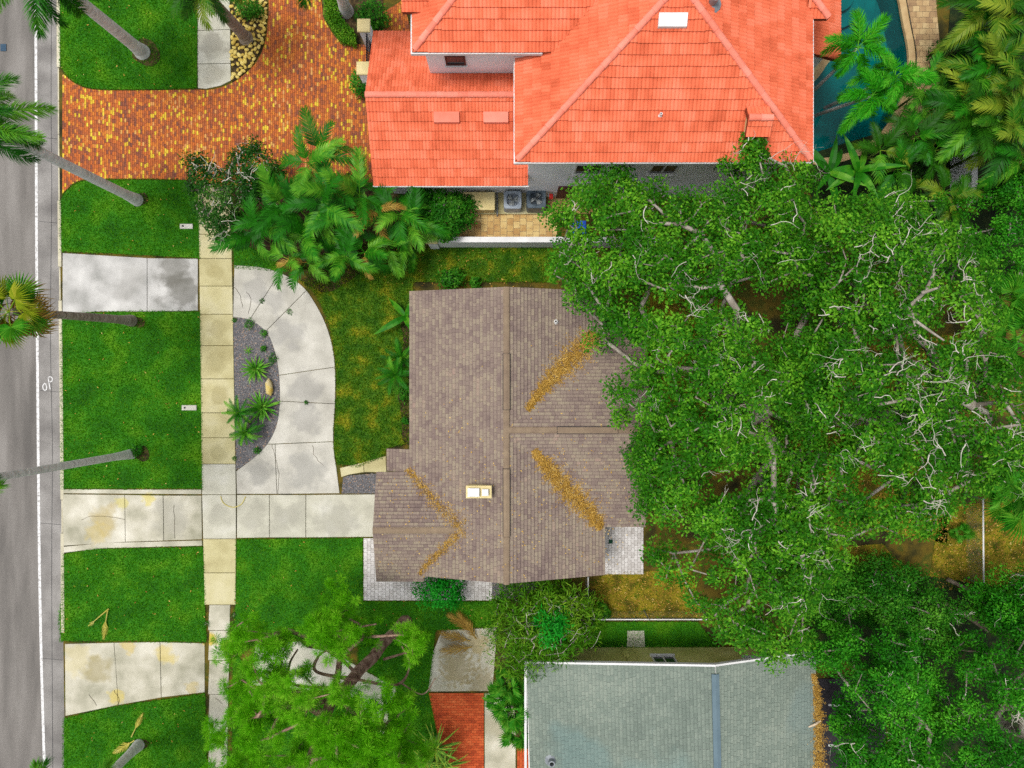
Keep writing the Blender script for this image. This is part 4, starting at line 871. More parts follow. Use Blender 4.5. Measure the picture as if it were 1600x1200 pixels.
M_emer = foliage('emerald_leaf', C(8, 92, 14), C(20, 148, 28), C(60, 190, 50))
M_areca = foliage('areca_leaflet', C(10, 58, 4), C(36, 116, 10), C(138, 200, 54), scale=2.0, rnd=.45, trans=.15, spec=.16, rough=.5)
M_yareca = foliage('yellowing_leaflet', C(12, 56, 4), C(44, 104, 8), C(160, 172, 50), scale=1.0, rnd=.45, trans=.15, spec=.16, rough=.5)
M_fox = foliage('foxtail_leaflet', C(20, 106, 8), C(54, 168, 20), C(144, 218, 70), scale=1.2)
M_fan = foliage('fan_leaf', C(24, 92, 14), C(62, 150, 26), C(140, 200, 60), scale=1.5)
M_dfan = foliage('dark_fan_leaf', C(18, 84, 8), C(48, 138, 20), C(130, 190, 60), scale=1.5)
M_dead = foliage('dead_leaf', C(96, 70, 24), C(156, 122, 50), C(206, 174, 92), scale=2, trans=.1)
M_yel = foliage('yellow_frond', C(140, 138, 50), C(188, 178, 76), C(218, 208, 130), scale=2, trans=.1)
M_yel2 = foliage('yellow_green_fan', C(80, 120, 10), C(150, 170, 30), C(206, 200, 70), scale=2)
M_agave = foliage('rosette_leaf', C(26, 100, 16), C(86, 158, 40), C(176, 206, 90), scale=3, trans=.1)
M_bark = mat('oak_bark', [(0, C(104, 96, 84)), (.5, C(146, 138, 126)), (1, C(186, 180, 170))], scale=3, detail=7, bump=.6, bscale=30, tint=.3)
M_twig = mat('bare_twig', [(0, C(156, 152, 136)), (.5, C(190, 186, 172)), (1, C(220, 217, 207))], scale=4, tint=.4)
M_pbark = mat('pine_bark', [(0, C(92, 68, 56)), (.5, C(136, 108, 94)), (1, C(168, 142, 126))], scale=5, detail=7, bump=.8, bscale=22)
M_palm = mat('palm_trunk', [(0, C(186, 182, 178)), (.5, C(216, 213, 212)), (1, C(232, 230, 230))], scale=2.5, detail=6, bump=.4, bscale=25, stretch=(1, 1, 3))
M_palmb = mat('brown_palm_trunk', [(0, C(110, 98, 86)), (.5, C(150, 138, 126)), (1, C(180, 170, 160))], scale=3, detail=6, bump=.6, bscale=25, stretch=(1, 1, 4))
M_stem = mat('green_stem', [(0, C(60, 84, 30)), (1, C(120, 140, 60))], scale=3)

def unit(v): return v / (np.linalg.norm(v, axis=-1, keepdims=True) + 1e-9)
def tubes_np(name, A_, B_, ra, rb, material, k=5, tint=None):
    d = unit(B_ - A_); ref = np.where(np.abs(d[:, 2:3]) > .9, np.array([[1., 0, 0]]), np.array([[0, 0, 1.]]))
    u = unit(np.cross(d, ref)); w = np.cross(d, u); n = len(A_); V = np.zeros((n, 2 * k, 3))
    for j in range(k):
        a = 2 * np.pi * j / k; off = u * math.cos(a) + w * math.sin(a)
        V[:, j] = A_ + off * ra[:, None]; V[:, k + j] = B_ + off * rb[:, None]
    f = np.array([[j, (j + 1) % k, k + (j + 1) % k, k + j] for j in range(k)])
    F = (np.arange(n)[:, None, None] * 2 * k + f[None]).reshape(-1, 4)
    t = np.repeat(rng.uniform(0, 1, n) if tint is None else tint, k)
    return np_mesh(name, V.reshape(-1, 3), F, t, material, True)
def vnoise(p, s, seed=0):
    r = np.random.default_rng(seed); out = np.zeros(len(p))
    for _ in range(7):
        kv = r.normal(0, 1, 3) * s; out += np.sin(p @ kv + r.uniform(0, 6.28))
    return out / 3.0
def tree(name, label, cat, base, th, tr, poly, zlo, zhi, ncl, crad, nleaf, ll, lw, lmat, bmat=M_bark, seed=1, gap=.0, gs=.6, twigs=0, layers=(0, .55), flat=.6,
         upb=.8, lean=None, holes=(), group=None, tiprad=.012, limbs=True, spray=0.0, rough_top=.5, minz=.5, tw_r=.022, lscale=.9, lthr=-9, mdk=.62):
    r = np.random.default_rng(seed)
    pc = np.array(poly, float); lo, hi = pc.min(0), pc.max(0); zm = (zlo + zhi) / 2
    cand = r.uniform(lo, hi, (ncl * 30, 2)); cand = cand[inside(cand, poly)]
    ed = edge_dist(cand, poly); t = np.clip(ed / (ed.max() * .75), 0, 1)
    z = zlo + (zhi - zlo) * np.sqrt(1 - (1 - t) ** 2)
    k = ((CAM_H - z) / (CAM_H * GS)); X = np.stack([(cand[:, 0] - 800) * k, (600 - cand[:, 1]) * k, z], 1)
    lump = vnoise(X * np.array([1, 1, 0]), lscale, seed); X[:, 2] += lump * rough_top
    lay = r.choice(len(layers), len(X), p=None if len(layers) == 1 else np.array([.62] + [.38 / (len(layers) - 1)] * (len(layers) - 1)))
    for i, f in enumerate(layers):
        if f: X[lay == i, 2] -= (X[lay == i, 2] - zlo * .7) * f
    X[:, 2] = np.maximum(X[:, 2], minz)
    keep = (vnoise(X * np.array([1, 1, .3]), gs, seed + 5) > -1.6 + gap) & (lump > lthr + r.normal(0, .15, len(X)))
    for hx, hy, hr in holes: keep &= ((cand[:, 0] - hx) ** 2 + (cand[:, 1] - hy) ** 2 > hr * hr * r.uniform(.5, 1.3, len(cand)))
    X = X[keep]; cells = {}; sel = []; md = crad * mdk
    for i, p in enumerate(X):
        key = (int(p[0] // md), int(p[1] // md), int(p[2] // md))
        if key in cells: continue
        cells[key] = 1; sel.append(i)
        if len(sel) >= ncl: break
    X = X[sel]
    root = empty(name, (base[0], base[1], 0), label, cat, group)
    top = np.array([base[0] + (lean[0] if lean else 0), base[1] + (lean[1] if lean else 0), th])
    nodes = []; par = []; plen = []
    nt_ = 6
    for i in range(nt_ + 1):
        s = i / nt_; p = np.array([base[0], base[1], -.1]) * (1 - s) + top * s
        p[:2] += r.normal(0, .05, 2) * (0 < i < nt_); nodes.append(p); par.append(i - 1); plen.append(s * th)
    start = len(nodes) - 1; order = np.argsort(np.linalg.norm(X - top, axis=1)); NA = np.zeros((len(X) * 4 + 50, 3)); PL = np.zeros(len(NA)); cnt = len(nodes)
    NA[:cnt] = nodes; PL[:cnt] = plen; endnode = []
    for i in order:
        p = X[i]; q0 = NA[start:cnt]; dv = p - q0; dist = np.linalg.norm(dv, axis=1) + .5 * np.maximum(0, q0[:, 2] - p[2] + .1)
        j = int(np.argmin(dist + .22 * PL[start:cnt])) + start
        a = NA[j]; m = max(1, min(3, int(np.linalg.norm(p - a) / .8))); prev = j
        for s in range(1, m + 1):
            q = a + (p - a) * s / m
            if s < m: q = q + r.normal(0, .12, 3) * np.linalg.norm(p - a) * .5
            NA[cnt] = q; par.append(prev); PL[cnt] = PL[prev] + np.linalg.norm(q - NA[prev]); prev = cnt; cnt += 1
        endnode.append(prev)
    NA = NA[:cnt]; load = np.ones(cnt)
    for i in range(cnt - 1, 0, -1): load[par[i]] += load[i]
    rad = tiprad * load ** .44; rad *= min(1.6, max(.4, tr / rad[start])) if limbs else 1
    rad[:start + 1] = np.linspace(tr * 1.25, tr, start + 1); rad = np.minimum(rad, tr)
    rad[0] = tr * 1.5
    idx = np.arange(1, cnt); pi = np.array(par[1:]); tr_m = (idx <= start)
    link('trunk', tubes_np('trunk', NA[pi[tr_m]], NA[idx[tr_m]], rad[pi[tr_m]], rad[idx[tr_m]], bmat, 9), root)
    bm_ = ~tr_m
    link('branches', tubes_np('branches', NA[pi[bm_]], NA[idx[bm_]], np.minimum(rad[pi[bm_]], rad[idx[bm_]] * 1.5), rad[idx[bm_]], bmat, 5), root)
    # leaves
    n = len(X) * nleaf; c = np.repeat(X, nleaf, 0); o = unit(r.normal(0, 1, (n, 3))) * (r.uniform(0, 1, (n, 1)) ** .45) * crad * np.repeat(r.uniform(.6, 1.25, len(X)), nleaf)[:, None]
    o[:, 2] = np.abs(o[:, 2]) * flat - crad * .12 if flat < .9 else o[:, 2]
    nrm = unit(unit(o) * .7 + np.array([0, 0, upb]) + r.normal(0, .35, (n, 3)))
    ax = r.normal(0, 1, (n, 3)) + unit(o) * 1.2 + (np.array([0, 0, -spray]) if spray else 0)
    tint = np.clip(np.repeat(r.uniform(0, .5, len(X)), nleaf) + r.uniform(0, .55, n), 0, 1)
    global rng
    link('crown', leaf_mesh('crown', c + o, nrm, ll, lw, lmat, tint, ax), root)
    if twigs:
        TA = []; TB = []; RA = []; RB_ = []
        up = X[np.argsort(-X[:, 2] + r.normal(0, .8, len(X)) - 1.6 * vnoise(X * np.array([1, 1, 0]), .45, seed + 3))[:max(10, int(len(X) * .4))]]
        for _ in range(twigs):
            p = up[r.integers(len(up))].copy(); p[2] += crad * .25; p[:2] += r.normal(0, .25, 2); d = unit(r.normal(0, 1, 3) * np.array([1, 1, .15])); L = r.uniform(.07, .17); rr = r.uniform(.55, 1.25) * tw_r
            stack = [(p, d, rr, r.integers(3, 8))]
            while stack:
                p, d, rr, m = stack.pop()
                for s in range(m):
                    d = unit(d + r.normal(0, .36, 3) * np.array([1, 1, .35]) + np.array([0, 0, .06])); q = p + d * L; r2 = rr * .84
                    TA.append(p); TB.append(q); RA.append(rr); RB_.append(r2)
                    if r.random() < .34 and m > 2 and len(stack) < 3: stack.append((q, unit(d + r.normal(0, .9, 3) * np.array([1, 1, .4])), r2 * .8, max(2, m - 2)))
                    p, rr = q, r2
        link('bare_twigs', tubes_np('bare_twigs', np.array(TA), np.array(TB), np.array(RA), np.array(RB_), M_twig, 5), root, kind='stuff')
    return root, NA, start
def bush(name, label, cat, px, py, rpx, h, lmat, n=900, ll=.1, lw=.5, group=None, ry=None, zc=None, upb=.6, hollow=.5, spiky=0):
    z = zc if zc is not None else h * .6; c = P(px, py, z); rx_ = rpx * (CAM_H - z) / (CAM_H * GS); ry_ = (ry or rpx) * (CAM_H - z) / (CAM_H * GS)
    root = empty(name, (c.x, c.y, 0), label, cat, group)
    o = unit(rng.normal(0, 1, (n, 3))); rad = rng.uniform(hollow, 1, n)[:, None] * (1 + .22 * vnoise(o * 3, 1.2, int(px)))[:, None]
    pts = np.array([c.x, c.y, 0]) + o * rad * np.array([rx_, ry_, 0]); pts[:, 2] = np.maximum(.03, h * .5 + o[:, 2] * rad[:, 0] * h * .5)
    nrm = unit(o + np.array([0, 0, upb]) + rng.normal(0, .4, (n, 3)))
    link('foliage', leaf_mesh('foliage', pts, nrm, ll, lw, lmat, np.clip(rng.uniform(0, .7, n) + .3 * np.repeat(rng.uniform(0, 1, n // 10 + 1), 10)[:n], 0, 1), rng.normal(0, .6, (n, 3)) + o), root)
    m = 9; a = np.tile(np.array([[c.x, c.y, -.05]]), (m, 1)); b = a + np.stack([rng.uniform(-.7, .7, m) * rx_, rng.uniform(-.7, .7, m) * ry_, rng.uniform(.4, .8, m) * h], 1)
    link('stems', tubes_np('stems', a, b, np.full(m, .025), np.full(m, .01), M_bark, 5), root)
    return root
# ---- frond templates
def frond(name, L, n, ll, droop, lmat, w=.05, plume=False, vee=.35, stemr=.022, bare=.15, tipl=.35, sweep=.5, seed=0):
    r = random.Random(seed); mb = MB(); pts = []; a = 0; p = Vector((0, 0, 0)); S = 14
    for i in range(S + 1): pts.append(p.copy()); a = -droop * ((i + 1) / S) ** 1.4; p = p + Vector((math.cos(a), 0, math.sin(a))) * L / S
    mb.tube(pts, list(np.linspace(stemr, stemr * .25, S + 1)), 4, .75, False)
    for i in range(n):
        t = bare + (1 - bare) * (i + .5) / n; f = t * S; j = min(S - 1, int(f)); q = pts[j].lerp(pts[j + 1], f - j); d = (pts[j + 1] - pts[j]).normalized(); up = Vector((-d.z, 0, d.x))
        prof = math.sin(math.pi * min(1, .18 + .75 * t)) ** .7; l = ll * max(tipl, prof) * r.uniform(.85, 1.1)
        for sd in ((1, -1) if not plume else (1, -1, 1, -1)):
            el = r.uniform(vee - .15, vee + .1) if not plume else r.uniform(-.9, 1.3)
            ang = sweep + .5 * t + r.uniform(-.12, .12)
            dr = (Vector((0, sd, 0)) * math.cos(el) + up * math.sin(el)) * math.cos(ang) + d * math.sin(ang)
            g1_ = q + dr * l * .5 + Vector((0, 0, -.03 * l)); g2_ = q + dr * l + Vector((0, 0, -.28 * l)); wv = d * w * .5
            mb.add([q - wv * .6, q + wv * .6, g1_ + wv, g1_ - wv, g2_], [(0, 1, 2, 3), (3, 2, 4)], min(1, max(0, .25 + .5 * r.random() + .2 * (t - .5))))
    return mb.mesh(name, lmat)
def fanleaf(name, pet, rad, n, lmat, droop=.5, spread=5.0, seed=0, wseg=.07):
    r = random.Random(seed); mb = MB(); mb.tube([(0, 0, 0), (pet * .5, 0, .04), (pet, 0, 0)], [.016, .013, .011], 4, .8, False)
    for i in range(n):
        a = -spread / 2 + spread * (i + .5) / n; l = rad * (.75 + .25 * math.cos(a * .6)) * r.uniform(.9, 1.05)
        d = Vector((math.cos(a), math.sin(a), 0)); s = Vector((-d.y, d.x, 0)); b = Vector((pet, 0, 0)); m = b + d * l * .6 + Vector((0, 0, -.02)); e = b + d * l + Vector((0, 0, -droop * l * r.uniform(.4, 1)))
        w_ = wseg * r.uniform(.8, 1.1); z_ = Vector((0, 0, .03))
        mb.add([b, m + s * w_ / 2 - z_, e, m - s * w_ / 2 - z_, m + z_], [(0, 1, 4), (0, 4, 3), (1, 2, 4), (4, 2, 3)], min(1, r.random() * .7 + .2))
    return mb.mesh(name, lmat)
def blade_leaf(name, L, w, lmat, droop=.4, fold=.25):
    mb = MB(); S = 6; rows = []
    for i in range(S + 1):
        t = i / S; x = L * t; z = -droop * L * t * t; ww = w * math.sin(math.pi * min(.99, .12 + .88 * t)) ** .8 * .5 if i < S else .002
        rows.append([(x, -ww, z + ww * fold), (x, 0, z), (x, ww, z + ww * fold)])
    vs = [p for rw in rows for p in rw]; fs = []
    for i in range(S):
        a = 3 * i; fs += [(a, a + 3, a + 4, a + 1), (a + 1, a + 4, a + 5, a + 2)]
    mb.add(vs, fs); mb.t = [random.uniform(.3, .8) for _ in mb.f]; return mb.mesh(name, lmat)
T_areca = [frond('areca_frond', 1.9, 30, .56, .75 + .4 * i, M_areca, .075, seed=i, vee=.3) for i in range(3)]
T_yareca = [frond('areca_frond', 1.9, 30, .56, .75 + .4 * i, M_yareca, .075, seed=10 + i) for i in range(3)]
T_deadf = [frond('dead_frond', 1.6, 24, .4, 1.6, M_dead, .05, seed=17)]
T_street = [frond('palm_frond', 2.6, 64, .62, .9 + .35 * i, M_areca, .05, True, seed=20 + i, vee=.5) for i in range(3)]
T_fox = [frond('foxtail_frond', 1.6, 60, .42, 1.0 + .3 * i, M_fox, .04, True, seed=30 + i) for i in range(3)]
T_pyg = [frond('date_frond', 1.0, 34, .2, 1.1 + .2 * i, M_areca, .025, seed=40 + i) for i in range(2)]
T_fan = [fanleaf('fan_frond', .9, .85, 30, M_fan, .5, 5.2, i) for i in range(3)]
T_yfan = [fanleaf('fan_frond', .9, .85, 30, M_yel2, .6, 5.0, 15 + i) for i in range(1)]
T_dfan = [fanleaf('fan_frond', .55, .62, 26, M_dfan, .35, 5.2, 5 + i) for i in range(3)]
T_deadfan = [fanleaf('dead_frond', .6, .8, 22, M_dead, 1.0, 4.0, 9 + i) for i in range(2)]
T_ban = [blade_leaf('broad_leaf', 1.5, .34, M_areca, .5 + .3 * i) for i in range(2)]
T_agave = [blade_leaf('spiky_leaf', .75, .085, M_agave, .1 + .12 * i, .5) for i in range(2)]
T_yuc = [blade_leaf('spiky_leaf', 1.0, .07, foliage('striped_leaf', C(30, 90, 20), C(96, 150, 50), C(214, 196, 70), scale=6, trans=.1), .3 + .15 * i, .4) for i in range(2)]
def rosette(root, top, T, n, e0, e1, sc0=1, az0=0, name=None, seed=0, jit=.15):
    r = random.Random(seed); top = Vector(top)
    for i in range(n):
        el = e0 + (e1 - e0) * (i / max(1, n - 1)) + r.uniform(-jit, jit); az = az0 + i * 2.39996 + r.uniform(-.2, .2); s = sc0 * r.uniform(.82, 1.12); me = r.choice(T)
        link(name or me.name.split('.')[0], me, root, Matrix.Translation(top) @ Matrix.Rotation(az, 4, 'Z') @ Matrix.Rotation(-el, 4, 'Y') @ Matrix.Rotation(r.uniform(-.5, .5), 4, 'X') @ Matrix.Scale(s, 4))
def palm(name, label, base_px, top_px, ztop, r0_, r1_, T, n, e0, e1, scl=1, group=None, tm=M_palm, seed=0, dead=0, skirt=0):
    b = P(*base_px); c = P(*top_px, ztop); root = empty(name, (b.x, b.y, 0), label, 'palm', group)
    pts = []
    for i in range(15): t = i / 14; pts.append((b.x + (c.x - b.x) * t ** 1.15, b.y + (c.y - b.y) * t ** 1.15, -.1 + (ztop + .1) * t))
    rad = [r1_ + (r0_ - r1_) * (1 - i / 14) ** 1.2 + (.12 * r0_ / .28 * (i == 0)) + .03 * (i == 1) for i in range(15)]
    # leaf-scar rings
    mb = MB(); P2 = []; R2 = []
    for i in range(14):
        for k in range(4):
            t = k / 4; P2.append(tuple(pts[i][d] + (pts[i + 1][d] - pts[i][d]) * t for d in range(3))); R2.append((rad[i] + (rad[i + 1] - rad[i]) * t) * (1.0 if k % 2 else 1.025))
    P2.append(pts[-1]); R2.append(rad[-1]); mb.tube(P2, R2, 14, .5); mb.obj('trunk', tm, root, smooth=True)
    rosette(root, c, T, n, e0, e1, scl, seed * .7, seed=seed)
    if dead: rosette(root, c - Vector((0, 0, .3)), T_deadfan, dead, .0, -.9, scl * 1.25, 1.0, seed=seed + 9)
    return root
def clump(name, label, heads, T, n, e0=1.25, e1=-.1, scl=1.0, group=None, seed=0, cat='palm', fm=M_stem, sr=.05):
    """heads: (px,py,z)"""
    h0 = P(*heads[0]); root = empty(name, (h0.x, h0.y, 0), label, cat, group)
    for k, (px, py, z) in enumerate(heads):
        c = P(px, py, z); bx, by = h0.x + (c.x - h0.x) * .5, h0.y + (c.y - h0.y) * .5
        mb = MB(); mb.tube([(bx, by, -.05), ((bx + c.x) / 2, (by + c.y) / 2, z * .5), (c.x, c.y, z)], [sr * 1.2, sr, sr * .8], 7); mb.obj('stem', fm, root, smooth=True)
        rosette(root, c, T, n, e0, e1, scl, k * 1.3 + seed, seed=seed * 10 + k)
    return root
# ---- street palms
SP = 'tall palms of the street verge'
palm('street_palm', 'thick grey palm trunk rising from the round mulch ring, top left lawn', (223, 82), (62, -48), 7.0, .27, .22, T_street, 16, 1.2, -.5, .9, SP, seed=1)
palm('street_palm', 'smooth grey palm leaning across the brick driveway mouth to the road', (215, 313), (-34, 190), 9.0, .21, .18, T_street, 16, 1.2, -.5, .88, SP, seed=2)
palm('street_palm', 'palm with green fan leaves and brown dead skirt over the road', (206, 501), (14, 487), 8.3, .2, .13, T_fan + T_yfan, 16, .8, -.5, .78, SP, M_palmb, 3, dead=8)
palm('street_palm', 'slim palm trunk with a green tuft at its foot, lower square verge', (207, 709), (-110, 764), 11.5, .17, .12, T_street, 14, 1.2, -.4, .9, SP, seed=4)
palm('street_palm', 'short visible palm trunk at the bottom left lawn beside yellow fallen fronds', (217, 1164), (70, 1310), 8.0, .2, .16, T_street, 14, 1.2, -.4, 1.0, SP, seed=5)
palm('rock_bed_palm', 'dark-trunked palm in the yellow stone bed at the top edge', (385, 60), (314, -18), 4.6, .26, .2, T_yareca, 15, 1.1, -.3, .95, None, M_palmb, 6)
palm('hedge_palm', 'white-grey palm trunk inside the curved hedge at the top edge', (541, 18), (512, -90), 7.5, .26, .2, T_street, 12, 1.1, -.3, 1.0, None, seed=7)
bush('grass_tuft', 'dark green tuft at the foot of the slim palm in the square verge', 'tuft', 211, 704, 8, .5, M_shr, 240, .16, .3)
# ---- oaks
OAK1 = curve([(885, 312), (912, 274), (960, 278), (1010, 276), (1045, 278), (1085, 256), (1102, 215), (1130, 218), (1160, 198), (1203, 208), (1214, 245), (1262, 290), (1290, 350), (1280, 450), (1290, 560), (1270, 680), (1290, 800), (1300, 900), (1282, 990), (1258, 1004), (1215, 1030), (1150, 1008), (1085, 968), (1040, 912), (1012, 850), (1002, 790), (1012, 760), (986, 722), (1010, 680), (960, 650), (925, 635), (922, 560), (930, 505), (890, 470), (895, 440), (850, 415), (872, 372), (852, 340)], 2, True)
OAK2 = curve([(1240, 330), (1330, 312), (1430, 280), (1480, 322), (1530, 372), (1550, 430), (1548, 520), (1570, 580), (1640, 600), (1640, 720), (1560, 765), (1500, 772), (1470, 830), (1440, 880), (1380, 850), (1310, 870), (1240, 900), (1200, 800), (1250, 690), (1210, 600), (1250, 480)], 2, True)
b1 = P(1150, 610, 2); b2 = P(1395, 640, 2)
tree('live_oak', 'huge live oak whose leafy crown overhangs the brown roof and white wall', 'tree', (b1.x, b1.y), 2.6, .48, OAK1, 4.6, 8.4, 830, .54, 130, .125, .55, M_oak, seed=3, gap=.5, gs=.6, twigs=150, layers=(0, .3, .6), rough_top=.85, lscale=1.9, lthr=-.3, tw_r=.019, holes=((1060, 480, 26), (1078, 560, 22), (1200, 640, 24), (1120, 880, 14)))
tree('live_oak', 'second big oak with bleached bare limbs, right of the first oak', 'tree', (b2.x, b2.y), 2.8, .5, OAK2, 5.0, 9.0, 690, .54, 125, .125, .55, M_oak, seed=11, gap=.45, gs=.6, twigs=190, layers=(0, .3, .6), rough_top=.8, lscale=1.9, lthr=-.3, holes=((1380, 600, 34), (1280, 700, 30), (1350, 760, 26), (1270, 520, 26), (1480, 690, 18), (1300, 780, 20)), tw_r=.021)
# bleached main limbs of the second oak, showing through its crown
oak2 = [o for o in bpy.data.objects if o.get('label', '').startswith('second big oak')][0]
mb = MB()
for pts, r_ in (([(1395, 640, 3), (1410, 560, 6), (1400, 505, 8.4), (1420, 480, 9.0), (1445, 455, 9.3), (1460, 425, 9.5)], .11), ([(1420, 480, 9.4), (1400, 505, 9.2), (1380, 520, 9.2)], .08), ([(1415, 490, 9.4), (1450, 515, 9.5), (1475, 532, 9.5)], .06), ([(1440, 458, 9.6), (1465, 450, 9.8)], .07), ([(1425, 490, 9.4), (1430, 510, 9.5)], .06), ([(1395, 640, 3), (1440, 580, 6.8), (1415, 565, 7.4)], .2), ([(1395, 640, 3), (1390, 670, 5.5), (1378, 700, 6.5), (1372, 730, 6.8)], .16), ([(1395, 640, 3), (1350, 600, 6), (1335, 620, 7)], .16), ([(1400, 640, 3), (1500, 680, 8.5), (1515, 672, 8.4), (1530, 690, 8.6), (1545, 672, 8.8), (1590, 664, 8.9)], .09), ([(1490, 665, 8.2), (1500, 690, 8.6), (1508, 708, 8.7)], .06)):
    v = [tuple(P(x, y, z)) for x, y, z in pts]; cc = curve(v, 5); mb.tube(cc, list(np.linspace(r_, r_ * .45, len(cc))), 7)
mb.obj('bleached_limb', M_bark, oak2, smooth=True)
# ---- other broadleaf trees
FIC = 'dense clump-leaved trees, lower right'
def puff(label, poly, base, zlo, zhi, seed, ncl, lmat=M_fic, name='ficus_tree'):
    b = P(*base, 1); tree(name, label, 'tree', (b.x, b.y), 2.0, .22, curve(poly, 2, True), zlo, zhi, ncl, .5, 300, .1, .55, lmat, seed=seed, gap=.3, gs=1.3, twigs=12, layers=(0, .5), mdk=1.25, flat=1.0, rough_top=.7, upb=.5, group=FIC, lscale=2.3, lthr=-.5)
puff('dense clump-leaved tree touching the right corner of the grey-blue roof', [(1300, 1000), (1340, 965), (1420, 975), (1455, 1040), (1462, 1120), (1450, 1260), (1330, 1260), (1318, 1160), (1345, 1100), (1285, 1050), (1275, 1010)], (1390, 1110), 3.2, 6.2, 21, 150)
puff('dense clump-leaved tree in the bottom right corner', [(1490, 1045), (1540, 1015), (1640, 960), (1660, 1260), (1470, 1260), (1462, 1150)], (1550, 1120), 3.4, 6.4, 22, 130)
puff('low shaded tree between the oak and the bottom right trees', [(1235, 925), (1300, 890), (1400, 880), (1450, 915), (1500, 960), (1470, 1020), (1350, 965), (1290, 985)], (1360, 935), 1.6, 3.6, 23, 120, M_shr, 'understorey_tree')
puff('dark leafy tree at the right edge above the fan palms', [(1540, 290), (1640, 270), (1640, 450), (1560, 440), (1535, 380)], (1590, 370), 2.8, 5.0, 24, 70, M_fic, 'understorey_tree')
puff('leafy tree at the right edge beside the pale wire fence', [(1535, 930), (1640, 890), (1640, 1000), (1560, 995)], (1600, 960), 2.4, 4.4, 25, 60, M_fic, 'understorey_tree')
b = P(345, 310, 1); tree('gnarled_shrub_tree', 'dark glossy small tree with pale bare twigs beside the sidewalk', 'tree', (b.x, b.y), 1.0, .1, curve([(285, 275), (292, 230), (325, 255), (350, 270), (365, 232), (400, 222), (425, 250), (440, 270), (420, 310), (380, 330), (362, 378), (340, 388), (318, 358), (302, 320)], 2, True), 1.8, 3.2, 170, .34, 60, .11, .55, M_dshr, seed=31, gap=.7, gs=1.6, twigs=26, layers=(0, .4), rough_top=.4, tw_r=.02)
b = P(705, 335, 1); tree('umbrella_shrub', 'round mid-green shrub between the palms and the cream equipment box', 'shrub', (b.x, b.y), .6, .07, curve([(655, 300), (690, 298), (725, 300), (742, 325), (722, 352), (700, 372), (670, 360), (650, 330)], 2, True), 1.3, 2.2, 110, .34, 70, .13, .5, M_shr, seed=32, gap=.2, layers=(0, .4))
b = P(850, 965, 1); tree('weeping_tree', 'wispy light green weeping tree between the brown and grey-blue roofs', 'tree', (b.x, b.y), 1.2, .11, curve([(780, 925), (830, 912), (880, 918), (920, 930), (940, 985), (900, 1010), (850, 1050), (800, 1055), (775, 1020), (770, 965)], 2, True), 1.7, 3.4, 190, .5, 60, .24, .16, M_lime_l, seed=33, gap=.45, gs=1.2, twigs=12, layers=(0, .45), spray=.7, upb=.4, tw_r=.014)
bush('emerald_shrub', 'bright emerald feathery shrub in the middle of the weeping tree', 'shrub', 866, 985, 36, 4.7, M_emer, 3600, .17, .3, zc=3.9, hollow=.35, ry=32)
bush('patio_shrub', 'leafy green shrub growing against the lower wall over the pale patio', 'shrub', 690, 928, 44, 1.6, M_emer, 2200, .13, .5, ry=27)
bush('lawn_shrub', 'dark green low shrub on the dry grass above the brown roof', 'shrub', 706, 436, 24, 1.0, M_shr, 800, .13, .5, ry=17)
bush('lawn_shrub', 'small dark shrub by the corner of the brown roof, near the big oak', 'shrub', 742, 441, 9, .6, M_shr, 260, .12, .5)
bush('round_shrub', 'round dark shrub beside the upper gate pillar', 'shrub', 580, 22, 25, 1.7, M_shr, 1700, .12, .5)
bush('round_shrub', 'small bush below the lower gate pillar at the tiled roof edge', 'shrub', 560, 128, 14, 1.3, M_shr, 1100, .1, .5, ry=21)
bush('round_shrub', 'clipped green shrub above the yellow stones at the top edge', 'shrub', 387, 12, 22, 1.0, M_shr, 1500, .09, .5, ry=16)
HED = [(503, -30), (506, 25), (530, 62), (555, 67), (552, 45), (532, 28), (524, -30)]
hr = empty('curved_hedge', tuple(P(525, 40)), 'low curved light green hedge edging the brick driveway', 'hedge'); hp = sample(G(HED, .6) if area(G(HED, .6)) > 0 else G(HED, .6)[::-1], 5200)
hz = rng.uniform(.1, .62, len(hp)); link('foliage', leaf_mesh('foliage', np.column_stack([hp, hz]), rng.normal(0, .5, (len(hp), 3)) + np.array([0, 0, 1.]), .08, .55, M_lime_l), hr)
mb = MB()
for x, y in hp[::400]: mb.tube([(x, y, -.05), (x + .03, y, .5)], .012, 5)
mb.obj('stems', M_bark, hr)
# ---- areca palms south-west of the tiled house
AG = 'areca palms between the brick driveway and the brown roof'
for i, (lab, heads, scl, nf) in enumerate((
    ('tall areca palm reaching up over the brick paving', [(482, 255, 3.6), (500, 240, 3.2)], .75, 8),
    ('areca palm in the dark heart of the palm thicket', [(505, 320, 3.6), (470, 330, 3.0), (520, 300, 3.4)], .8, 8),
    ('areca palm nearest the gnarled small tree', [(440, 320, 3.0), (420, 350, 2.6)], .8, 8),
    ('areca palm against the corner of the orange lower roof', [(562, 305, 3.4), (590, 330, 3.0), (545, 330, 3.2)], .8, 8),
    ('areca palm beside the round mid-green shrub', [(625, 335, 3.0), (645, 350, 2.6)], .75, 8),
    ('areca palm hanging over the dry side lawn', [(540, 400, 3.0), (570, 395, 2.8)], .7, 8),
    ('areca palm hanging over the horseshoe driveway', [(450, 405, 2.4), (480, 410, 2.5)], .65, 8),
    ('short areca palm between the thicket and the garden wall pillar', [(605, 385, 2.3), (640, 380, 1.9)], .6, 7),
    ('areca palm filling the lower left of the thicket', [(400, 365, 2.4), (480, 365, 2.9)], .75, 8))):
    clump('areca_palm', lab, heads, T_areca * 3 + (T_deadf if i % 2 else []) if i % 3 else T_areca * 2 + T_yareca[:1] + T_deadf, nf - 2, 1.15, -.15, scl * 1.25, AG, 50 + i)
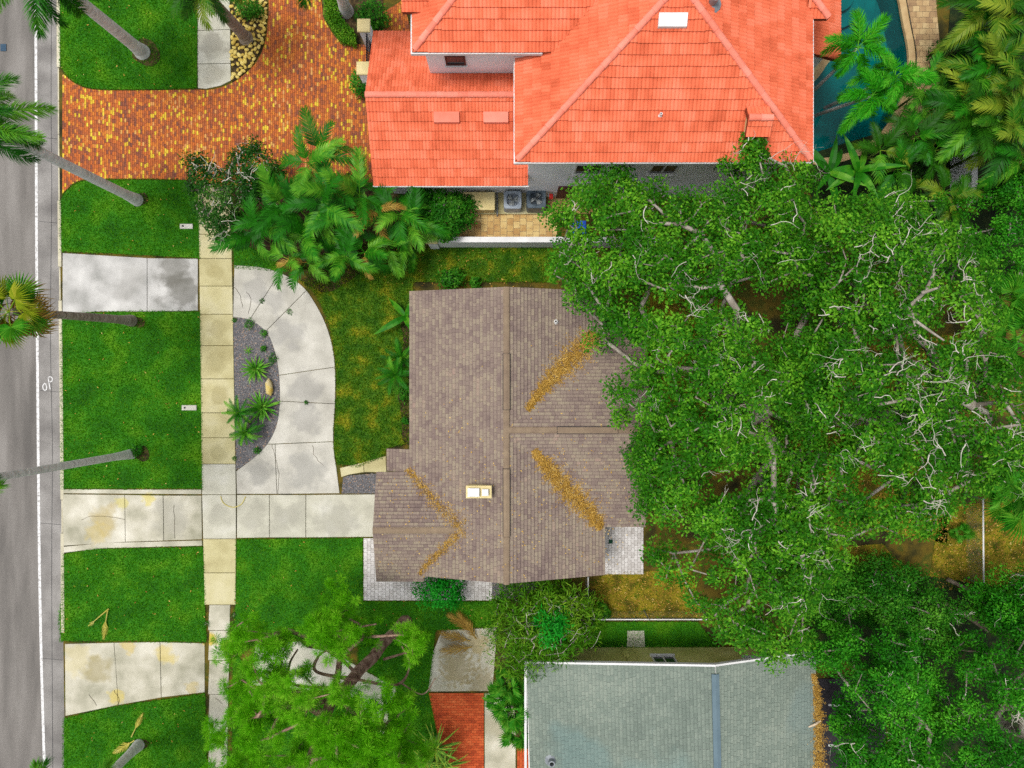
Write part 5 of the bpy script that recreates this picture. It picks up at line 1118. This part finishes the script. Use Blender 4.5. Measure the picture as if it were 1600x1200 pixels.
# ---- palms by the pool and right edge
clump('foxtail_palm', 'bright green plume-leaved palm over the blue pool', [(1340, 75, 4.6), (1362, 150, 4.2), (1398, 120, 4.4)], T_fox, 10, 1.1, -.5, 1.0, None, 70, fm=M_palm, sr=.07)
RG = 'yellow-green palms along the right edge'
for i, (lab, heads, T, scl) in enumerate((
    ('yellow-green palm at the very top right corner', [(1585, 25, 4.2), (1550, 10, 4.0)], T_yareca, 1.0),
    ('yellow-green palm beside the top of the pool deck', [(1535, 45, 3.6), (1530, 5, 3.4)], T_yareca + T_areca, .95),
    ('yellow-green palm with bent fronds right of the pool deck', [(1560, 95, 4.0), (1540, 120, 3.6)], T_yareca + T_areca, 1.0),
    ('yellow-green palm at the right edge level with the pool foot', [(1595, 125, 4.2), (1580, 165, 4.0)], T_yareca, 1.0),
    ('yellow-green palm left of the right-edge palms, below the deck', [(1525, 190, 3.6), (1512, 165, 3.2)], T_areca + T_yareca, 1.0),
    ('yellow-green palm drooping over the hidden white wall', [(1580, 215, 4.0), (1560, 190, 3.8)], T_areca + T_yareca, 1.05),
    ('right-edge palm just above the dark leafy tree', [(1600, 250, 4.0)], T_areca, 1.0),
    ('dark upright palm at the foot of the pool deck', [(1442, 140, 2.6), (1455, 175, 2.2)], T_areca, .7),
    ('palm between pool foot and hidden wall', [(1430, 215, 2.8), (1460, 235, 2.6)], T_yareca + T_areca, .8),
    ('palm right of the tiled roof corner below the pool', [(1375, 235, 2.8), (1400, 265, 2.6)], T_areca + T_yareca, .75),
    ('small yellowing palm at the upper right fringe of the second oak', [(1490, 325, 2.4), (1475, 300, 2.6)], T_yareca, .7))):
    clump('garden_palm', lab, heads, T, 9, 1.15, -.3, scl * 1.05, RG, 80 + i)
def broad(label, px, py, z, n, scl, seed, e0=1.2, e1=.1, name='broad_leaf_plant', T=T_ban):
    c = P(px, py, z); root = empty(name, (c.x, c.y, 0), label, 'plant'); mb = MB(); mb.tube([(c.x, c.y, -.05), (c.x, c.y, z)], .06, 7); mb.obj('stem', M_stem, root); rosette(root, c, T, n, e0, e1, scl, seed, seed=seed)
broad('broad banana-like leaves beside the tiled roof corner', 1295, 270, 2.2, 8, .9, 91); broad('broad banana-like leaves below the pool end', 1340, 268, 2.4, 7, .9, 92)
broad('pair of broad leaves against the upper left wall of the brown house', 634, 495, .6, 5, .85, 93)
# fan palms
FG = 'fan palms at the right edge'
palm('fan_palm', 'bright fan palm at the right edge, upper of the two above the bare limbs', (1548, 500), (1560, 470), 4.6, .14, .12, T_fan, 14, 1.2, -.2, .8, FG, M_palmb, 101)
palm('fan_palm', 'bright fan palm at the right edge, just below the uppermost one', (1565, 540), (1590, 530), 5.0, .14, .12, T_fan, 16, 1.2, -.2, .95, FG, M_palmb, 102)
palm('fan_palm', 'fan palm hanging over the straw-coloured back corner', (1550, 760), (1575, 775), 4.2, .14, .12, T_dfan + T_fan, 16, 1.2, -.3, 1.0, FG, M_palmb, 103)
palm('fan_palm', 'fan palm at the right edge under the long bleached branch', (1570, 720), (1598, 730), 4.6, .14, .12, T_dfan + T_fan, 14, 1.2, -.3, 1.0, FG, M_palmb, 104)
palm('fan_palm', 'fan palm beside the fallen trunk near the right edge', (1545, 935), (1560, 940), 2.6, .13, .11, T_dfan, 12, 1.2, -.1, 1.0, FG, M_palmb, 105)
clump('saw_palmetto', 'dark fan-leaved palms along the left side of the grey-blue roof', [(795, 1070, 2.4), (800, 1110, 2.6), (808, 1140, 2.2), (785, 1095, 1.8)], T_dfan, 9, 1.2, -.1, .85, None, 111, fm=M_palmb)
clump('small_fan_plant', 'little fan plant in the straw grass by the pale fence', [(1499, 832, .4)], T_dfan, 8, 1.1, .2, .55, None, 112, cat='plant')
clump('small_fan_plant', 'little fan plant inside the corner of the wire fence', [(939, 952, .4)], T_dfan, 8, 1.1, .2, .5, None, 113, cat='plant')
clump('date_palm', 'feathery dwarf date palm against the west wall of the brown house', [(618, 585, 1.5), (628, 560, 1.2)], T_pyg, 16, 1.2, -.2, 1.0, None, 114, fm=M_palmb)
bush('wall_shrub', 'low green shrub against the house wall beneath the dwarf date palm', 'shrub', 633, 612, 12, .8, M_shr, 420, .14, .3, ry=16); bush('wall_shrub', 'tiny blue-green shrub at the wall near the porch roof', 'shrub', 633, 658, 6, .5, M_shr, 160, .1, .5)
# gravel island plants
clump('spiky_rosette', 'spiky striped rosette, upper of the two in the gravel island', [(400, 577, .15)], T_agave, 40, 1.3, .05, 1.0, 'spiky rosettes in the gravel island', 121, 'plant', sr=.05)
clump('spiky_rosette', 'spiky striped rosette, lower of the two in the gravel island', [(410, 637, .15)], T_agave, 42, 1.3, .05, 1.05, 'spiky rosettes in the gravel island', 122, 'plant', sr=.05)
clump('dwarf_palm', 'soft dark green dwarf palm at the sidewalk edge of the gravel island', [(374, 645, .9), (384, 675, .7)], T_pyg, 20, 1.3, .0, .8, None, 123, 'palm', M_palmb)
clump('small_aloe', 'tiny greyish aloe at the top of the gravel island', [(388, 548, .06)], T_agave, 12, 1.0, .1, .35, None, 124, 'plant', sr=.02)
for i, (x, y, s, lab) in enumerate(((411, 545, 5, 'small round green plant above the upper spiky rosette'), (425, 560, 9, 'small leafy plant right of the upper spiky rosette'), (388, 507, 9, 'low green mat at the top curve of the gravel island'), (412, 520, 6, 'tiny green weed on the upper curve of the gravel island'), (401, 704, 6, 'tiny green weed at the lower curve of the gravel island'))):
    bush('bed_plant', lab, 'plant', x, y, s, .25, M_shr, 160, .07, .5)
clump('yucca', 'yellow-edged spiky yucca beside the red brick driveway', [(680, 1168, 1.0), (668, 1190, .9), (695, 1195, .8)], T_yuc, 40, 1.3, .0, 1.15, None, 125, 'plant', M_palmb, .07)
# ---- pine
b = P(634, 972)
PINE = curve([(345, 1060), (338, 1010), (370, 975), (400, 965), (430, 985), (455, 960), (490, 965), (525, 945), (560, 950), (565, 990), (580, 1010), (640, 985), (665, 1010), (670, 1050), (640, 1075), (650, 1110), (650, 1140), (640, 1260), (350, 1260), (335, 1180), (332, 1110)], 2, True)
pine, NA_, st_ = tree('pine_tree', 'soft-needled pine with brown leaning trunk beside the lower front lawn', 'tree', (b.x, b.y), 4.6, .24, PINE, 5.2, 8.2, 165, .55, 1, .1, .1, M_pine, M_pbark, seed=41, gap=.65, gs=1.0, twigs=0, layers=(0, .3), mdk=.9, lean=(P(520, 1090, 4.6).x - b.x, P(520, 1090, 4.6).y - b.y), holes=((475, 1040, 46), (540, 1050, 30), (415, 1028, 22), (600, 1035, 44), (560, 1075, 30), (600, 1140, 18), (660, 1095, 16)), tiprad=.021)
cr_ = [o for o in pine.children if o.name.startswith('crown')][0]
X = np.array([v.co for v in cr_.data.vertices]).reshape(-1, 4, 3)[:, 0]
K = 9; nn = 150; sub = np.repeat(X, K, 0) + rng.normal(0, .2, (len(X) * K, 3)) * np.array([1, 1, .6]); n = len(sub) * nn; o_n = unit(rng.normal(0, 1, (n, 3)) + np.array([0, 0, .35])); st = np.repeat(sub, nn, 0)
old = cr_.data
cr_.data = leaf_mesh('crown', st + o_n * .03, np.cross(o_n, rng.normal(0, 1, (n, 3))), .22, .055, M_pine, np.clip(np.repeat(rng.uniform(0, .5, len(sub)), nn) + rng.uniform(0, .5, n), 0, 1), o_n)
bpy.data.meshes.remove(old)
mb = MB()
for pts, r_ in (([(560, 1055, 4.4), (530, 1020, 5.2), (552, 985, 5.7), (588, 975, 6)], .08), ([(600, 1030, 3.2), (640, 1015, 4), (612, 995, 4.4)], .06), ([(560, 1062, 4.5), (495, 1050, 5.1), (498, 1025, 5.5), (515, 1015, 5.7)], .09), ([(545, 1075, 4.6), (460, 1070, 5.4), (452, 1040, 5.7), (465, 1015, 6)], .08), ([(560, 1062, 4.5), (620, 1070, 5.2), (640, 1040, 5.6), (628, 1010, 5.9)], .07), ([(625, 1066, 5.2), (660, 1085, 5.6), (680, 1060, 5.8)], .04), ([(530, 1090, 4.6), (560, 1120, 5.6), (590, 1110, 6.2)], .09), ([(520, 1090, 4.6), (430, 1120, 6), (390, 1080, 6.8)], .1)):
    cc = curve([tuple(P(x, y, z)) for x, y, z in pts], 5); mb.tube(cc, [q * random.uniform(.85, 1.15) for q in np.linspace(r_, r_ * .35, len(cc))], 6)
mb.obj('bare_limb', M_pbark, pine, smooth=True)
# ---- fallen fronds
def fallen(label, px, py, rot, me, s, z=.1):
    q = P(px, py); link('fallen_frond', me, None, Matrix.Translation((q.x, q.y, z)) @ Matrix.Rotation(rot, 4, 'Z') @ Matrix.Scale(s, 4), label, 'frond', 'fallen fronds')
ff = [frond('fallen_frond', 1.0, 26, .3, .12, M_yel, .03, seed=61, bare=.35, sweep=.9), frond('fallen_frond', 1.0, 26, .34, .1, M_yel, .03, seed=62, bare=.2, sweep=.8), frond('fallen_frond', 1.0, 30, .4, .1, M_dead, .03, seed=63, bare=.1, sweep=.8)]
fallen('yellow fallen frond hanging down in the lower verge lawn', 170, 953, R(-100), ff[0], 1.35); fallen('thin bleached fallen frond stalk arching in the lower verge lawn', 172, 950, R(-140), frond('fallen_frond', 1.0, 8, .12, .2, M_yel, .02, seed=64, bare=.6), 1.5)
fallen('yellow fallen frond pointing up in the bottom left lawn', 207, 1150, R(65), ff[0], 1.15); fallen('yellow fallen frond beside the short palm trunk, bottom left lawn', 212, 1155, R(212), ff[1], 1.15)
for i, (x, y, a) in enumerate(((735, 1000, 2.9), (742, 985, 2.6), (738, 1008, 3.3), (745, 995, 2.2))):
    fallen(('uppermost', 'second', 'lowest', 'rightmost')[i] + ' dry brown frond on the brush pile by the stained concrete', x, y, a, ff[2], 1.4, .12 + .05 * i)
# leaf litter on the ground
def scatter_leaves(label, polys, dens):
    Cc = []
    for p in polys: w_ = G(p); w_ = w_ if area(w_) > 0 else w_[::-1]; Cc.append(sample(w_, int(abs(area(w_)) * dens)))
    Cc = np.vstack(Cc); c = np.column_stack([Cc, rng.uniform(.02, .07, len(Cc))])
    link('leaf_litter', leaf_mesh('leaf_litter', c, rng.normal(0, .35, c.shape) + np.array([0, 0, 1.]), .09, .4, M_litter), kind='stuff', label=label, cat='leaf litter')
scatter_leaves('golden fallen leaves over the back garden ground', BACK , 70)
scatter_leaves('scattered golden leaves on the dry side lawn', [[(600, 390), (860, 390), (860, 450), (600, 450)]], 10)

RG2 = 'dark shrubs under the right-hand palms'
for i, (x, y, r_, h_, lab) in enumerate(((1500, 90, 42, 1.6, 'dark shrub under the palms, nearest the pool deck'), (1565, 70, 48, 1.8, 'dark shrub under the palms in the top right corner'), (1560, 165, 48, 1.8, 'dark shrub under the palms, above the hidden white wall'), (1478, 212, 26, 1.5, 'dark shrub under the palms, left of the hidden white wall'), (1420, 255, 40, 1.4, 'dark shrub under the palms, between pool foot and oak'), (1590, 290, 30, 1.6, 'dark shrub under the palms, right of the hidden white wall'))):
    bush('understorey_shrub', lab, 'shrub', x, y, r_, h_, M_dshr, 2200, .16, .4, RG2)
# pale specks and stray leaves blown over the brown roof
pts = []
while len(pts) < 620:
    x, y = random.uniform(592, 985), random.gauss(800, 90)
    if not (455 < y < 903) or (x < 645 and y < 745): continue
    q = onA(x, y); pts.append((q.x, q.y, q.z + .035))
pts = np.array(pts); link('leaf_litter', leaf_mesh('leaf_litter', pts, rng.normal(0, .25, pts.shape) + np.array([0, 0, 1.]), .075, .5, M_litter, rng.uniform(.3, 1, len(pts)) ** .5), kind='stuff', label='stray pale leaves speckling the lower brown roof', cat='leaf litter')
# weeds in the paving joints
for i, (x, y, s_, lab) in enumerate(((452, 487, 5, 'weed in the horseshoe driveway joint nearest the palms'), (409, 470, 4, 'weed in the horseshoe driveway joint beside the sidewalk'), (478, 629, 3, 'weed in the middle joint of the horseshoe driveway'), (366, 500, 4, 'weed where the gravel island tip meets the sidewalk'), (366, 716, 4, 'weed at the lower sidewalk edge of the gravel island'), (322, 975, 6, 'weed on the left edge of the narrow sidewalk'), (364, 962, 6, 'weed on the right edge of the narrow sidewalk'))):
    bush('weed', lab, 'weed', x, y, s_, .14, M_shr, 90, .06, .4, 'weeds in the paving joints')
mb = MB()
for pts in ([(178, 1078), (186, 1090), (184, 1104)], [(139, 1085), (152, 1102)], [(385, 455), (392, 470), (388, 490)], [(366, 448), (376, 462), (379, 480)], [(425, 695), (432, 720), (436, 745), (434, 771)], [(489, 696), (492, 712), (506, 728)], [(128, 812), (150, 806), (196, 812)], [(272, 790), (274, 842)], [(330, 1032), (344, 1036), (357, 1033)], [(336, 1090), (348, 1098)]):
    pts = [(x + random.uniform(-1, 1), y + random.uniform(-1, 1)) for x, y in curve(pts, 5)]; ribbon(G(pts), .013, .021, mb)
mb.obj('concrete_crack', M_mulch, kind='structure')
scatter_leaves('pale clippings and stray leaves flecking the green lawns', list(LAWN.values()) + [LAWN2['g']], 1.6)
